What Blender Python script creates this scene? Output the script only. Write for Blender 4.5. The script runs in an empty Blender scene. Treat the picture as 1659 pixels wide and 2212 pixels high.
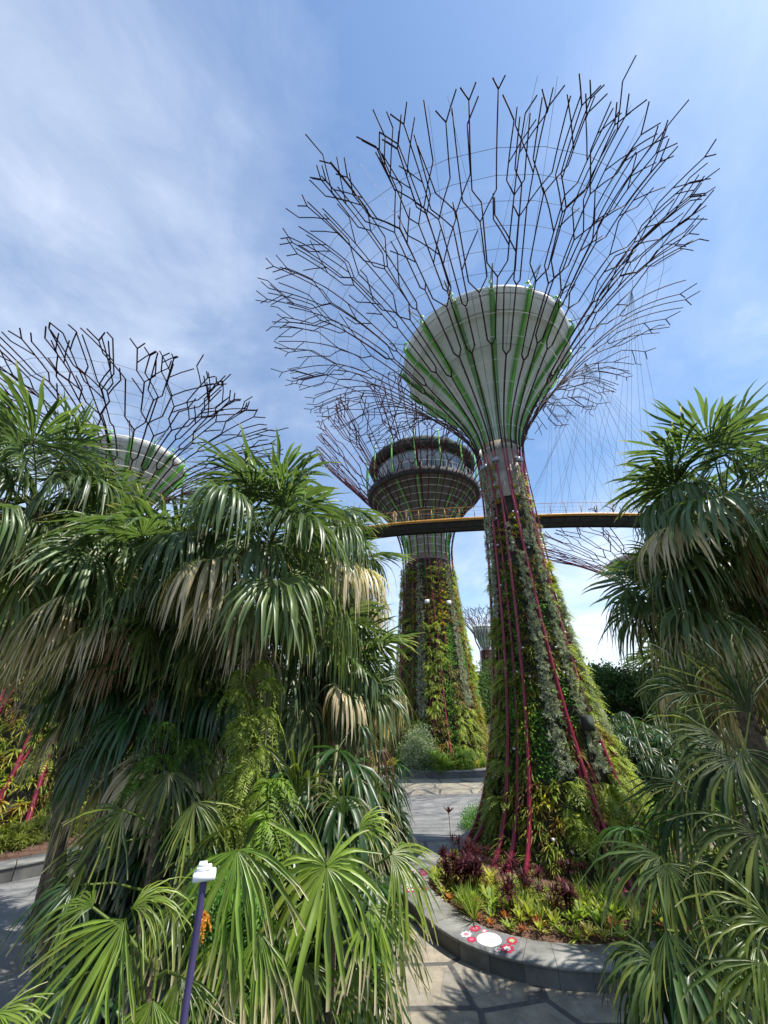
import bpy, math, random
import numpy as np
from mathutils import Vector
R = math.radians
random.seed(7)
scene = bpy.context.scene
COL = scene.collection

# ------------------------------------------------------------------ camera, sky, sun, exposure
HC, PITCH = 6.0, R(25.9)
cam_d = bpy.data.cameras.new('camera')
cam_d.sensor_fit = 'HORIZONTAL'; cam_d.sensor_width = 36.0; cam_d.lens = 36.0*830.6/1659
cam_d.clip_start = 0.05; cam_d.clip_end = 3000
cam = bpy.data.objects.new('camera', cam_d); COL.objects.link(cam)
ROLL = R(0.9)
cam.location = (0, 0, HC)
from mathutils import Euler, Quaternion
cam.rotation_euler = (Euler((R(90)+PITCH, 0, 0)).to_quaternion() @ Quaternion((0, 0, 1), -ROLL)).to_euler()
scene.camera = cam
SUN_AZ, SUN_EL = R(108), R(60)          # azimuth clockwise from +Y
sdir = Vector((math.sin(SUN_AZ)*math.cos(SUN_EL), math.cos(SUN_AZ)*math.cos(SUN_EL), math.sin(SUN_EL)))
sl = bpy.data.lights.new('sun', 'SUN'); sl.energy = 5.0; sl.angle = R(0.5); sl.color = (1, .95, .86)
so = bpy.data.objects.new('sun', sl); COL.objects.link(so)
so.rotation_euler = sdir.to_track_quat('Z', 'Y').to_euler()
scene.view_settings.view_transform = 'Standard'; scene.view_settings.look = 'None'
scene.view_settings.exposure = 0.68; scene.view_settings.gamma = 1
try: scene.cycles.use_denoising = True
except Exception: pass
scene.cycles.max_bounces = 6; scene.cycles.transparent_max_bounces = 4
scene.cycles.diffuse_bounces = 3; scene.cycles.glossy_bounces = 2; scene.cycles.transmission_bounces = 3

def nd(nt, typ, **kw):
    n = nt.nodes.new(typ)
    for k, v in kw.items():
        if k.startswith('i_'):
            key = k[2:]; key = int(key) if key.isdigit() else key
            n.inputs[key].default_value = v
        else: setattr(n, k, v)
    return n
def ramp(nt, stops, interp='LINEAR'):
    r = nt.nodes.new('ShaderNodeValToRGB'); cr = r.color_ramp; cr.interpolation = interp
    while len(cr.elements) < len(stops): cr.elements.new(.5)
    for e, (p, c) in zip(cr.elements, stops):
        e.position = p; e.color = (c, c, c, 1) if not hasattr(c, '__len__') else (*c, 1)
    return r
def mixc(nt, fac, a, b, blend='MIX'):
    m = nd(nt, 'ShaderNodeMix', data_type='RGBA', blend_type=blend)
    for idx, v in ((0, fac), (6, a), (7, b)):
        if hasattr(v, 'links') or isinstance(v, bpy.types.NodeSocket): nt.links.new(v, m.inputs[idx])
        else: m.inputs[idx].default_value = v if not hasattr(v, '__len__') else (*v[:3], 1)
    return m.outputs[2]

def build_world():
    w = bpy.data.worlds.new('World'); scene.world = w; w.use_nodes = True
    nt = w.node_tree; nt.nodes.clear(); L = nt.links.new
    out = nt.nodes.new('ShaderNodeOutputWorld'); bg = nt.nodes.new('ShaderNodeBackground')
    bg.inputs[1].default_value = 0.10
    sky = nd(nt, 'ShaderNodeTexSky', sky_type='NISHITA', sun_disc=False)
    sky.sun_elevation = SUN_EL; sky.sun_rotation = SUN_AZ
    sky.air_density = 1.15; sky.dust_density = 0.5; sky.ozone_density = 2.2
    tc = nt.nodes.new('ShaderNodeTexCoord')
    sep = nt.nodes.new('ShaderNodeSeparateXYZ'); L(tc.outputs['Generated'], sep.inputs[0])
    # clouds lie on a flat sheet: direction / (height + small)
    zc = nd(nt, 'ShaderNodeMath', operation='MAXIMUM', i_1=0.0); L(sep.outputs[2], zc.inputs[0])
    za = nd(nt, 'ShaderNodeMath', operation='ADD', i_1=0.22); L(zc.outputs[0], za.inputs[0])
    dv = nd(nt, 'ShaderNodeVectorMath', operation='DIVIDE'); L(tc.outputs['Generated'], dv.inputs[0])
    cb = nt.nodes.new('ShaderNodeCombineXYZ')
    for i in range(3): L(za.outputs[0], cb.inputs[i])
    L(cb.outputs[0], dv.inputs[1])
    mp = nd(nt, 'ShaderNodeMapping'); L(dv.outputs[0], mp.inputs[0])
    mp.inputs['Rotation'].default_value = (0, 0, R(20)); mp.inputs['Scale'].default_value = (1.0, .8, 1)
    mp.inputs['Location'].default_value = (5.2, 9.1, 0)
    n1 = nd(nt, 'ShaderNodeTexNoise', i_Scale=1.7, i_Detail=9.0, i_Roughness=.58, i_Distortion=.6); L(mp.outputs[0], n1.inputs['Vector'])
    n2 = nd(nt, 'ShaderNodeTexNoise', i_Scale=.55, i_Detail=3.0, i_Roughness=.5); L(mp.outputs[0], n2.inputs['Vector'])
    n3 = nd(nt, 'ShaderNodeTexNoise', i_Scale=6.0, i_Detail=8.0, i_Roughness=.65, i_Distortion=.8); L(mp.outputs[0], n3.inputs['Vector'])
    # more cloud to the right and near the horizon
    bias = nd(nt, 'ShaderNodeMath', operation='MULTIPLY', i_1=.0); L(sep.outputs[0], bias.inputs[0])
    hz = ramp(nt, [(0.0, .36), (.22, .21), (.5, .11), (.8, .09)]); L(zc.outputs[0], hz.inputs[0])
    a = nd(nt, 'ShaderNodeMath', operation='MULTIPLY_ADD', i_1=.62); L(n1.outputs[0], a.inputs[0]); L(bias.outputs[0], a.inputs[2])
    b = nd(nt, 'ShaderNodeMath', operation='MULTIPLY_ADD', i_1=.55); L(n2.outputs[0], b.inputs[0]); L(a.outputs[0], b.inputs[2])
    c = nd(nt, 'ShaderNodeMath', operation='MULTIPLY_ADD', i_1=.13); L(n3.outputs[0], c.inputs[0]); L(b.outputs[0], c.inputs[2])
    d = nd(nt, 'ShaderNodeMath', operation='ADD'); L(c.outputs[0], d.inputs[0]); L(hz.outputs[0], d.inputs[1])
    cr = ramp(nt, [(.66, 0.05), (.77, .2), (.865, .42), (.96, .7), (1.05, .86)]); L(d.outputs[0], cr.inputs[0])
    tint = mixc(nt, 1.0, sky.outputs[0], (.95, 1.16, 1.30), 'MULTIPLY')
    mx = mixc(nt, cr.outputs[0], tint, (7.0, 7.6, 8.6))
    L(mx, bg.inputs[0]); L(bg.outputs[0], out.inputs[0])
build_world()

# ------------------------------------------------------------------ measuring helpers (photo measured at 1659 px width)
FPX = 830.6; CP, SP = math.cos(PITCH), math.sin(PITCH)
def ray(u, v):
    x0 = u-829.5; U0 = 1106-v; cr_, sr_ = math.cos(ROLL), math.sin(ROLL); x = x0*cr_+U0*sr_; U = -x0*sr_+U0*cr_
    return np.array([x, FPX*CP-U*SP, FPX*SP+U*CP])
def at(u, v, y):                       # the point seen at (u, v) whose distance ahead is y
    d = ray(u, v); p = d*(y/d[1]); return np.array([p[0], p[1], p[2]+HC])
def gnd(u, v, z=0.0):                  # the point seen at (u, v) at height z
    d = ray(u, v); t = (z-HC)/d[2]; return np.array([d[0]*t, d[1]*t, z])

# ------------------------------------------------------------------ mesh builder
class MB:
    def __init__(s): s.V = []; s.F = []; s.C = []; s.n = 0
    def add(s, v, f, c=(.5, .5, .5)):
        v = np.asarray(v, float).reshape(-1, 3); f = np.asarray(f, np.int64).reshape(-1, 4)
        c = np.broadcast_to(np.asarray(c, float), v.shape)
        s.V.append(v); s.F.append(f+s.n); s.C.append(c); s.n += len(v)
    def build(s, name, mat, parent=None, smooth=False, loc=(0, 0, 0)):
        V = np.concatenate(s.V)-np.asarray(loc, float); F = np.concatenate(s.F); C = np.concatenate(s.C)
        me = bpy.data.meshes.new(name)
        tri = F[:, 3] == F[:, 2]
        cnt = np.where(tri, 3, 4)
        flat = F.reshape(-1)[np.stack([np.ones(len(F), bool)]*3+[~tri], 1).reshape(-1)]
        me.vertices.add(len(V)); me.vertices.foreach_set('co', V.reshape(-1))
        me.loops.add(len(flat)); me.loops.foreach_set('vertex_index', flat.astype(np.int32))
        me.polygons.add(len(F))
        st = np.concatenate([[0], np.cumsum(cnt)[:-1]])
        me.polygons.foreach_set('loop_start', st.astype(np.int32))
        if smooth: me.polygons.foreach_set('use_smooth', np.ones(len(F), bool))
        me.update(calc_edges=True)
        ca = me.color_attributes.new('col', 'FLOAT_COLOR', 'POINT')
        ca.data.foreach_set('color', np.concatenate([C, np.ones((len(C), 1))], 1).astype(np.float32).reshape(-1))
        me.materials.append(mat)
        o = bpy.data.objects.new(name, me); COL.objects.link(o)
        o.location = loc
        if parent is not None: o.parent = parent
        return o
def empty(name, loc, label=None, cat=None, group=None):
    o = bpy.data.objects.new(name, None); COL.objects.link(o); o.location = tuple(loc); o.empty_display_size = .2
    return tag(o, label, cat, group)
def tag(o, label=None, cat=None, group=None, kind=None):
    if label: o['label'] = label
    if cat: o['category'] = cat
    if group: o['group'] = group
    if kind: o['kind'] = kind
    return o
def dup(o, parent=None):
    c = o.copy(); COL.objects.link(c); c.parent = parent
    for ch in list(o.children): dup(ch, c)
    return c

def tube(mb, pts, r, sides=6, col=(.5, .5, .5), cap=True):
    P = np.asarray(pts, float); k = len(P); r = np.broadcast_to(np.asarray(r, float), (k,))
    T = np.gradient(P, axis=0); T /= np.linalg.norm(T, axis=1)[:, None]+1e-9
    ref = np.array([0, 0, 1.]) if abs(T[k//2][2]) < .9 else np.array([1., 0, 0])
    A = np.cross(T, ref); A /= np.linalg.norm(A, axis=1)[:, None]+1e-9
    B = np.cross(T, A)
    an = np.arange(sides)*2*math.pi/sides
    ring = P[:, None]+r[:, None, None]*(np.cos(an)[None, :, None]*A[:, None]+np.sin(an)[None, :, None]*B[:, None])
    i = np.arange(k-1)[:, None]*sides; j = np.arange(sides)[None]; j2 = (j+1) % sides
    f = np.stack([i+j, i+j2, i+sides+j2, i+sides+j], -1).reshape(-1, 4)
    fs = [f]
    if cap and sides == 6:
        b = (k-1)*sides
        fs.append(np.array([[3, 2, 1, 0], [5, 4, 3, 0], [b, b+1, b+2, b+3], [b, b+3, b+4, b+5]]))
    if cap and sides == 4:
        b = (k-1)*sides; fs.append(np.array([[3, 2, 1, 0], [b, b+1, b+2, b+3]]))
    mb.add(ring.reshape(-1, 3), np.concatenate(fs), col)
def box(mb, c, s, rotz=0, col=(.5, .5, .5), tilt=0, bev=0.0):
    sx, sy, sz = [q/2 for q in s]
    if bev > 0:
        prof = [(-sz, bev), (-sz+bev, 0), (sz-bev, 0), (sz, bev)]
    else: prof = [(-sz, 0), (sz, 0)]
    v = []
    for z, b in prof:
        for x, y in ((-1, -1), (1, -1), (1, 1), (-1, 1)): v.append((x*(sx-b), y*(sy-b), z))
    v = np.array(v, float); k = len(prof)
    f = []
    for a in range(k-1):
        for j in range(4): f.append((a*4+j, a*4+(j+1) % 4, a*4+4+(j+1) % 4, a*4+4+j))
    f += [(3, 2, 1, 0), (k*4-4, k*4-3, k*4-2, k*4-1)]
    if tilt:
        ct, st = math.cos(tilt), math.sin(tilt); y, z = v[:, 1].copy(), v[:, 2].copy(); v[:, 1] = y*ct-z*st; v[:, 2] = y*st+z*ct
    cz, sz_ = math.cos(rotz), math.sin(rotz); x, y = v[:, 0].copy(), v[:, 1].copy(); v[:, 0] = x*cz-y*sz_; v[:, 1] = x*sz_+y*cz
    mb.add(v+np.asarray(c, float), f, col)
def revolve(mb, prof, centre, n=48, col=(.5, .5, .5), a0=0, a1=2*math.pi):
    prof = np.asarray(prof, float); k = len(prof); an = np.linspace(a0, a1, n+1)
    v = np.stack([prof[:, None, 0]*np.cos(an)[None]+centre[0], prof[:, None, 0]*np.sin(an)[None]+centre[1], np.repeat(prof[:, 1:2], n+1, 1)], -1).reshape(-1, 3)
    i = np.arange(k-1)[:, None]*(n+1); j = np.arange(n)[None]
    mb.add(v, np.stack([i+j, i+j+1, i+n+2+j, i+n+1+j], -1).reshape(-1, 4), col)
def catmull(P, n=12, closed=False):
    P = np.asarray(P, float); out = []
    m = len(P)
    for i in range(m if closed else m-1):
        if closed: a, b, c, d = P[(i-1) % m], P[i], P[(i+1) % m], P[(i+2) % m]
        else: a, b, c, d = P[max(i-1, 0)], P[i], P[i+1], P[min(i+2, m-1)]
        for t in np.arange(n)/n:
            out.append(.5*((2*b)+(-a+c)*t+(2*a-5*b+4*c-d)*t*t+(-a+3*b-3*c+d)*t**3))
    if not closed: out.append(P[-1])
    return np.array(out)

# ------------------------------------------------------------------ materials
def newmat(name):
    m = bpy.data.materials.new(name); m.use_nodes = True; nt = m.node_tree
    return m, nt, nt.nodes['Principled BSDF'], nt.nodes['Material Output']
def noise_mat(name, c1, c2, scale=4, rough=.7, bump=0.0, bscale=30, metal=0, spec=.5, detail=6):
    m, nt, p, o = newmat(name); L = nt.links.new
    tc = nt.nodes.new('ShaderNodeTexCoord')
    n = nd(nt, 'ShaderNodeTexNoise', i_Scale=scale, i_Detail=detail, i_Roughness=.6); L(tc.outputs['Object'], n.inputs['Vector'])
    r = ramp(nt, [(.32, c1), (.68, c2)]); L(n.outputs[0], r.inputs[0]); L(r.outputs[0], p.inputs['Base Color'])
    p.inputs['Roughness'].default_value = rough; p.inputs['Metallic'].default_value = metal
    p.inputs['Specular IOR Level'].default_value = spec
    if bump:
        b = nd(nt, 'ShaderNodeTexNoise', i_Scale=bscale, i_Detail=5.0); L(tc.outputs['Object'], b.inputs['Vector'])
        bp = nd(nt, 'ShaderNodeBump', i_Strength=bump, i_Distance=.02); L(b.outputs[0], bp.inputs['Height']); L(bp.outputs[0], p.inputs['Normal'])
    return m
def leaf_mat(name, rough=.42, transl=.32, spec=.5):
    m, nt, p, o = newmat(name); L = nt.links.new
    at_ = nd(nt, 'ShaderNodeAttribute', attribute_name='col')
    tc = nt.nodes.new('ShaderNodeTexCoord')
    n = nd(nt, 'ShaderNodeTexNoise', i_Scale=3.0, i_Detail=4.0); L(tc.outputs['Object'], n.inputs['Vector'])
    r = ramp(nt, [(.3, .72), (.7, 1.25)]); L(n.outputs[0], r.inputs[0])
    c = mixc(nt, 1.0, at_.outputs['Color'], r.outputs[0], 'MULTIPLY')
    L(c, p.inputs['Base Color']); p.inputs['Roughness'].default_value = rough; p.inputs['Specular IOR Level'].default_value = spec
    t = nt.nodes.new('ShaderNodeBsdfTranslucent')
    c2 = mixc(nt, 1.0, c, (1.9, 2.0, .9), 'MULTIPLY'); L(c2, t.inputs[0])
    mx = nd(nt, 'ShaderNodeMixShader', i_0=transl); L(p.outputs[0], mx.inputs[1]); L(t.outputs[0], mx.inputs[2]); L(mx.outputs[0], o.inputs[0])
    return m
def attr_mat(name, rough=.6):
    m, nt, p, o = newmat(name)
    a = nd(nt, 'ShaderNodeAttribute', attribute_name='col')
    n = nd(nt, 'ShaderNodeTexNoise', i_Scale=14.0, i_Detail=4.0); r = ramp(nt, [(.3, .8), (.7, 1.12)]); nt.links.new(n.outputs[0], r.inputs[0])
    nt.links.new(mixc(nt, 1.0, a.outputs['Color'], r.outputs[0], 'MULTIPLY'), p.inputs['Base Color']); p.inputs['Roughness'].default_value = rough
    return m
M = {}
M['leaf'] = leaf_mat('palm_leaf', .37, .34, .48)
M['shade_leaf'] = leaf_mat('shade_leaf', .55, .22, .25)  # duller, less translucent leaf; shade on the lower right palms put into it
M['plant'] = leaf_mat('soft_leaf', .5, .40, .3)
M['grey_plant'] = leaf_mat('grey_leaf', .8, .15, .1)
M['far_leaf'] = leaf_mat('far_leaf', .6, .25, .2)
M['attr'] = attr_mat('painted_tiles', .55)
M['cloth'] = attr_mat('cloth', .9)
M['pipe'] = noise_mat('crimson_paint', (.16, .007, .025), (.25, .012, .040), 1.2, .38)
M['branch'] = noise_mat('backlit_maroon_paint', (.030, .010, .014), (.06, .015, .022), .6, .7, spec=.25)  # pole paint darkened for canopy branches; their backlit look is in the colour
M['branch2'] = noise_mat('backlit_plum_paint', (.06, .012, .024), (.11, .018, .038), .6, .65, spec=.25)  # less dark copy for the other canopies, backlit tone also in the colour
M['white_steel'] = noise_mat('white_rod', (.6, .6, .6), (.72, .72, .7), 2, .4)
M['cable'] = noise_mat('steel_cable', (.2, .21, .24), (.28, .29, .32), 2, .45, metal=.4)
M['shell'] = noise_mat('pale_shell', (.56, .56, .54), (.70, .70, .675), .9, .55, .15, 8)
M['green'] = noise_mat('lime_paint', (.13, .42, .05), (.20, .56, .08), 1, .45)
M['dgreen'] = noise_mat('deep_green_paint', (.10, .32, .05), (.14, .42, .07), 1, .5)
M['concrete'] = noise_mat('weathered_concrete', (.20, .17, .13), (.40, .36, .29), 1.1, .85, .3, 18)
M['panel'] = noise_mat('planting_backing', (.018, .018, .012), (.05, .045, .025), 2.5, .95, .5, 12)
M['bark'] = noise_mat('palm_bark', (.05, .035, .022), (.17, .125, .085), 9, .95, .9, 40)
M['dark_bark'] = noise_mat('tree_bark', (.05, .04, .03), (.11, .09, .07), 5, .95, .6, 25)
M['stem'] = noise_mat('green_stem', (.06, .09, .02), (.12, .13, .04), 4, .6)
M['soil'] = noise_mat('mulch', (.05, .028, .018), (.17, .085, .055), 14, .95, .9, 45)
M['undersoil'] = noise_mat('garden_earth', (.018, .022, .010), (.045, .055, .02), 1.5, .95, .6, 8)
M['dark_metal'] = noise_mat('dark_metal', (.018, .018, .02), (.035, .035, .038), 3, .75)
M['yellow'] = noise_mat('ochre_paint', (.50, .22, .03), (.62, .29, .045), 1.5, .45)
M['disc'] = noise_mat('dark_green_cladding', (.010, .02, .013), (.05, .07, .055), 2.6, .85)
M['soffit'] = noise_mat('grey_soffit', (.10, .095, .09), (.18, .175, .165), .6, .8)
M['white'] = noise_mat('white_plastic', (.74, .75, .78), (.82, .83, .85), 6, .4)
M['violet'] = noise_mat('violet_paint', (.045, .035, .10), (.065, .052, .14), 3, .38)
M['dead'] = leaf_mat('dead_frond', .75, .15, .2)
def glass_mat():
    m, nt, p, o = newmat('window_glass')
    n = nd(nt, 'ShaderNodeTexNoise', i_Scale=.9, i_Detail=2.0)
    r = ramp(nt, [(.35, (.08, .10, .115)), (.65, (.26, .30, .33))]); nt.links.new(n.outputs[0], r.inputs[0]); nt.links.new(r.outputs[0], p.inputs['Base Color'])
    p.inputs['Roughness'].default_value = .08; p.inputs['Specular IOR Level'].default_value = .9
    return m
M['glass'] = glass_mat()
def flag_mat():
    m, nt, p, o = newmat('flagstone'); L = nt.links.new
    tc = nt.nodes.new('ShaderNodeTexCoord')
    wn = nd(nt, 'ShaderNodeTexNoise', i_Scale=.8, i_Detail=2.0); L(tc.outputs['Object'], wn.inputs['Vector'])
    wv = mixc(nt, .06, tc.outputs['Object'], wn.outputs['Color'])
    v1 = nd(nt, 'ShaderNodeTexVoronoi', feature='DISTANCE_TO_EDGE', i_Scale=.52, i_Randomness=.6); L(wv, v1.inputs['Vector'])
    vc = nd(nt, 'ShaderNodeTexVoronoi', feature='F1', i_Scale=.52, i_Randomness=.6); L(wv, vc.inputs['Vector'])
    v2 = nd(nt, 'ShaderNodeTexVoronoi', feature='DISTANCE_TO_EDGE', i_Scale=1.25, i_Randomness=1.0); L(wv, v2.inputs['Vector'])
    v2c = nd(nt, 'ShaderNodeTexVoronoi', feature='F1', i_Scale=1.25, i_Randomness=1.0); L(wv, v2c.inputs['Vector'])
    joint = ramp(nt, [(.030, 0.0), (.039, 1.0)]); L(v1.outputs['Distance'], joint.inputs[0])
    crack = ramp(nt, [(.008, .8), (.02, 1.0)]); L(v2.outputs['Distance'], crack.inputs[0])
    n = nd(nt, 'ShaderNodeTexNoise', i_Scale=2.2, i_Detail=8.0, i_Roughness=.7); L(tc.outputs['Object'], n.inputs['Vector'])
    base = ramp(nt, [(.25, (.14, .128, .108)), (.5, (.245, .225, .185)), (.75, (.36, .335, .285))]); L(n.outputs[0], base.inputs[0])
    sc = nt.nodes.new('ShaderNodeSeparateColor'); L(v2c.outputs['Color'], sc.inputs[0])
    tint = ramp(nt, [(0, (.86, .86, .88)), (.5, (1, .97, .9)), (1, (1.1, 1.04, .95))]); L(sc.outputs[0], tint.inputs[0])
    c = mixc(nt, 1.0, base.outputs[0], tint.outputs[0], 'MULTIPLY')
    c = mixc(nt, 1.0, c, crack.outputs[0], 'MULTIPLY')
    nj = nd(nt, 'ShaderNodeTexNoise', i_Scale=6.0, i_Detail=4.0); L(tc.outputs['Object'], nj.inputs['Vector'])
    jr = ramp(nt, [(.3, (.055, .052, .052)), (.7, (.10, .095, .09))]); L(nj.outputs[0], jr.inputs[0])
    c = mixc(nt, joint.outputs[0], jr.outputs[0], c)
    L(c, p.inputs['Base Color']); p.inputs['Roughness'].default_value = .75
    bp = nd(nt, 'ShaderNodeBump', i_Strength=.45, i_Distance=.02)
    ad = nd(nt, 'ShaderNodeMath', operation='MULTIPLY_ADD', i_1=.25); L(n.outputs[0], ad.inputs[0]); L(joint.outputs[0], ad.inputs[2])
    L(ad.outputs[0], bp.inputs['Height']); L(bp.outputs[0], p.inputs['Normal'])
    return m
M['flag'] = flag_mat()
M['path'] = noise_mat('grey_paving', (.14, .14, .137), (.23, .228, .22), .9, .8, .25, 40)
M['border'] = noise_mat('dark_border_stone', (.10, .10, .10), (.17, .165, .16), 1.6, .8, .3, 30)
def coping_mat():
    m, nt, p, o = newmat('slate_coping'); L = nt.links.new
    tc = nt.nodes.new('ShaderNodeTexCoord')
    n = nd(nt, 'ShaderNodeTexNoise', i_Scale=1.6, i_Detail=8.0, i_Roughness=.68); L(tc.outputs['Object'], n.inputs['Vector'])
    r = ramp(nt, [(.28, (.105, .105, .10)), (.5, (.20, .20, .19)), (.72, (.30, .29, .265))]); L(n.outputs[0], r.inputs[0])
    a = nd(nt, 'ShaderNodeAttribute', attribute_name='col')
    c = mixc(nt, 1.0, r.outputs[0], a.outputs['Color'], 'MULTIPLY'); L(c, p.inputs['Base Color'])
    p.inputs['Roughness'].default_value = .7
    bp = nd(nt, 'ShaderNodeBump', i_Strength=.25, i_Distance=.02); n2 = nd(nt, 'ShaderNodeTexNoise', i_Scale=26.0, i_Detail=5.0); L(tc.outputs['Object'], n2.inputs['Vector'])
    L(n2.outputs[0], bp.inputs['Height']); L(bp.outputs[0], p.inputs['Normal'])
    return m
M['coping'] = coping_mat()

# ------------------------------------------------------------------ plant templates (verts, quads, leaf index)
def T_strap(n, Ln, w, el, droop, seed, wall=False, jit=.25):
    rg = np.random.default_rng(seed); V = []; F = []; I = []; k = 0
    s = np.array([0, .35, .7, 1.0]); ww = np.array([.55, 1, .8, .08])*w
    for i in range(n):
        az = rg.uniform(-1.35, 1.35) if wall else i*2.39996+rg.uniform(-.3, .3)
        e = rg.uniform(*el); l = Ln*rg.uniform(1-jit, 1+jit)
        d = np.array([math.cos(az)*math.cos(e), math.sin(az)*math.cos(e), math.sin(e)]); sd = np.array([-math.sin(az), math.cos(az), 0])
        p = d*(l*s)[:, None]+np.array([0, 0, -1])*(droop*l*s**2*rg.uniform(.6, 1.4))[:, None]
        v = np.stack([p-sd*ww[:, None], p+sd*ww[:, None]], 1).reshape(-1, 3)
        V.append(v); F.append(np.array([(2*a, 2*a+1, 2*a+3, 2*a+2) for a in range(3)])+k); I += [i]*8; k += 8
    return np.concatenate(V), np.concatenate(F), np.array(I)
def T_fern(nf, Ln, seed, wall=True, np_=10, droop=.75, el=(-.1, .8), pw=.16):
    rg = np.random.default_rng(seed); V = [np.zeros((1, 3))]; F = []; I = [0]; k = 1
    for i in range(nf):
        az = rg.uniform(-1.2, 1.2) if wall else i*2.39996+rg.uniform(-.3, .3)
        e = rg.uniform(*el); l = Ln*rg.uniform(.7, 1.25)
        d = np.array([math.cos(az)*math.cos(e), math.sin(az)*math.cos(e), math.sin(e)])
        s = np.linspace(.06, 1, np_); dr = droop*rg.uniform(.7, 1.3)
        P = d*(l*s)[:, None]-np.array([0, 0, 1])*(dr*l*s**2)[:, None]
        T = np.gradient(P, axis=0); T /= np.linalg.norm(T, axis=1)[:, None]
        S = np.cross(T, [0, 0, 1.]); S /= np.linalg.norm(S, axis=1)[:, None]+1e-6
        pl = pw*l*np.sin(np.pi*np.clip(s*.86+.14, 0, 1))**.7+.012*l
        q = np.arange(np_)
        v = [P-S*.006*l, P+S*.006*l]
        f = [np.stack([q[:-1], q[1:], q[1:]+np_, q[:-1]+np_], 1)+k, np.array([[0, k, k+np_, k+np_]])]
        for a, sg in enumerate((-1, 1)):
            tip = P+S*(sg*pl)[:, None]+T*(pl*.35)[:, None]-np.array([0, 0, 1])*(pl*.22)[:, None]
            mid = P+S*(sg*pl*.45)[:, None]+T*(pl*.12)[:, None]
            h = T*(l/np_*.46); v += [mid-h, tip, mid+h]; o = (2+3*a)*np_
            f.append(np.stack([q+a*np_, q+o, q+o+np_, q+o+2*np_], 1)+k)
        V.append(np.concatenate(v)); F += f; I += [i]*(8*np_); k += 8*np_
    return np.concatenate(V), np.concatenate(F), np.array(I)
def T_tuft(n, Ln, w, seed):
    rg = np.random.default_rng(seed); V = []; F = []; I = []
    for i in range(n):
        d = rg.normal(size=3); d[0] = abs(d[0])+.3; d /= np.linalg.norm(d); sd = np.cross(d, rg.normal(size=3)); sd /= np.linalg.norm(sd)
        l = Ln*rg.uniform(.6, 1.2)
        V.append(np.array([-sd*w, sd*w, d*l+sd*w*.2, d*l-sd*w*.2])); F.append(np.array([[0, 1, 2, 3]])+4*i); I += [i]*4
    return np.concatenate(V), np.concatenate(F), np.array(I)
def T_leaves(n, Ln, w, seed, spread=.35):
    rg = np.random.default_rng(seed); V = []; F = []; I = []
    for i in range(n):
        c = rg.normal(size=3)*spread; d = rg.normal(size=3); d[2] -= .3; d /= np.linalg.norm(d)
        sd = np.cross(d, rg.normal(size=3)); sd /= np.linalg.norm(sd); l = Ln*rg.uniform(.6, 1.3)
        V.append(np.array([c, c+d*l*.5+sd*w, c+d*l, c+d*l*.5-sd*w])); F.append(np.array([[0, 1, 2, 3]])+4*i); I += [i]*4
    return np.concatenate(V), np.concatenate(F), np.array(I)
def scatter(mb, tpls, pos, X, Y, Z, scale, col, rg, var=.22):
    pos = np.asarray(pos, float); n = len(pos)
    if n == 0: return
    col = np.broadcast_to(np.asarray(col, float), (n, 3)); scale = np.broadcast_to(np.asarray(scale, float), (n,))
    which = rg.integers(0, len(tpls), n)
    for k, (V, F, I) in enumerate(tpls):
        ix = np.where(which == k)[0]
        if not len(ix): continue
        v = pos[ix, None]+scale[ix, None, None]*(V[None, :, 0:1]*X[ix, None]+V[None, :, 1:2]*Y[ix, None]+V[None, :, 2:3]*Z[ix, None])
        lv = 1+rg.uniform(-var, var, (len(ix), I.max()+1, 1))*np.array([1, .8, 1.1])
        c = col[ix, None]*lv[:, I]
        f = (F[None]+(np.arange(len(ix))*len(V))[:, None, None]).reshape(-1, 4)
        mb.add(v.reshape(-1, 3), f, np.clip(c, 0, 1).reshape(-1, 3))
def upright(n, rg, tilt=.0):
    az = rg.uniform(0, 2*math.pi, n)
    Z = np.stack([rg.normal(0, tilt+1e-6, n), rg.normal(0, tilt+1e-6, n), np.ones(n)], 1); Z /= np.linalg.norm(Z, axis=1)[:, None]
    X = np.stack([np.cos(az), np.sin(az), np.zeros(n)], 1); Y = np.cross(Z, X); Y /= np.linalg.norm(Y, axis=1)[:, None]; X = np.cross(Y, Z)
    return X, Y, Z

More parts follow.
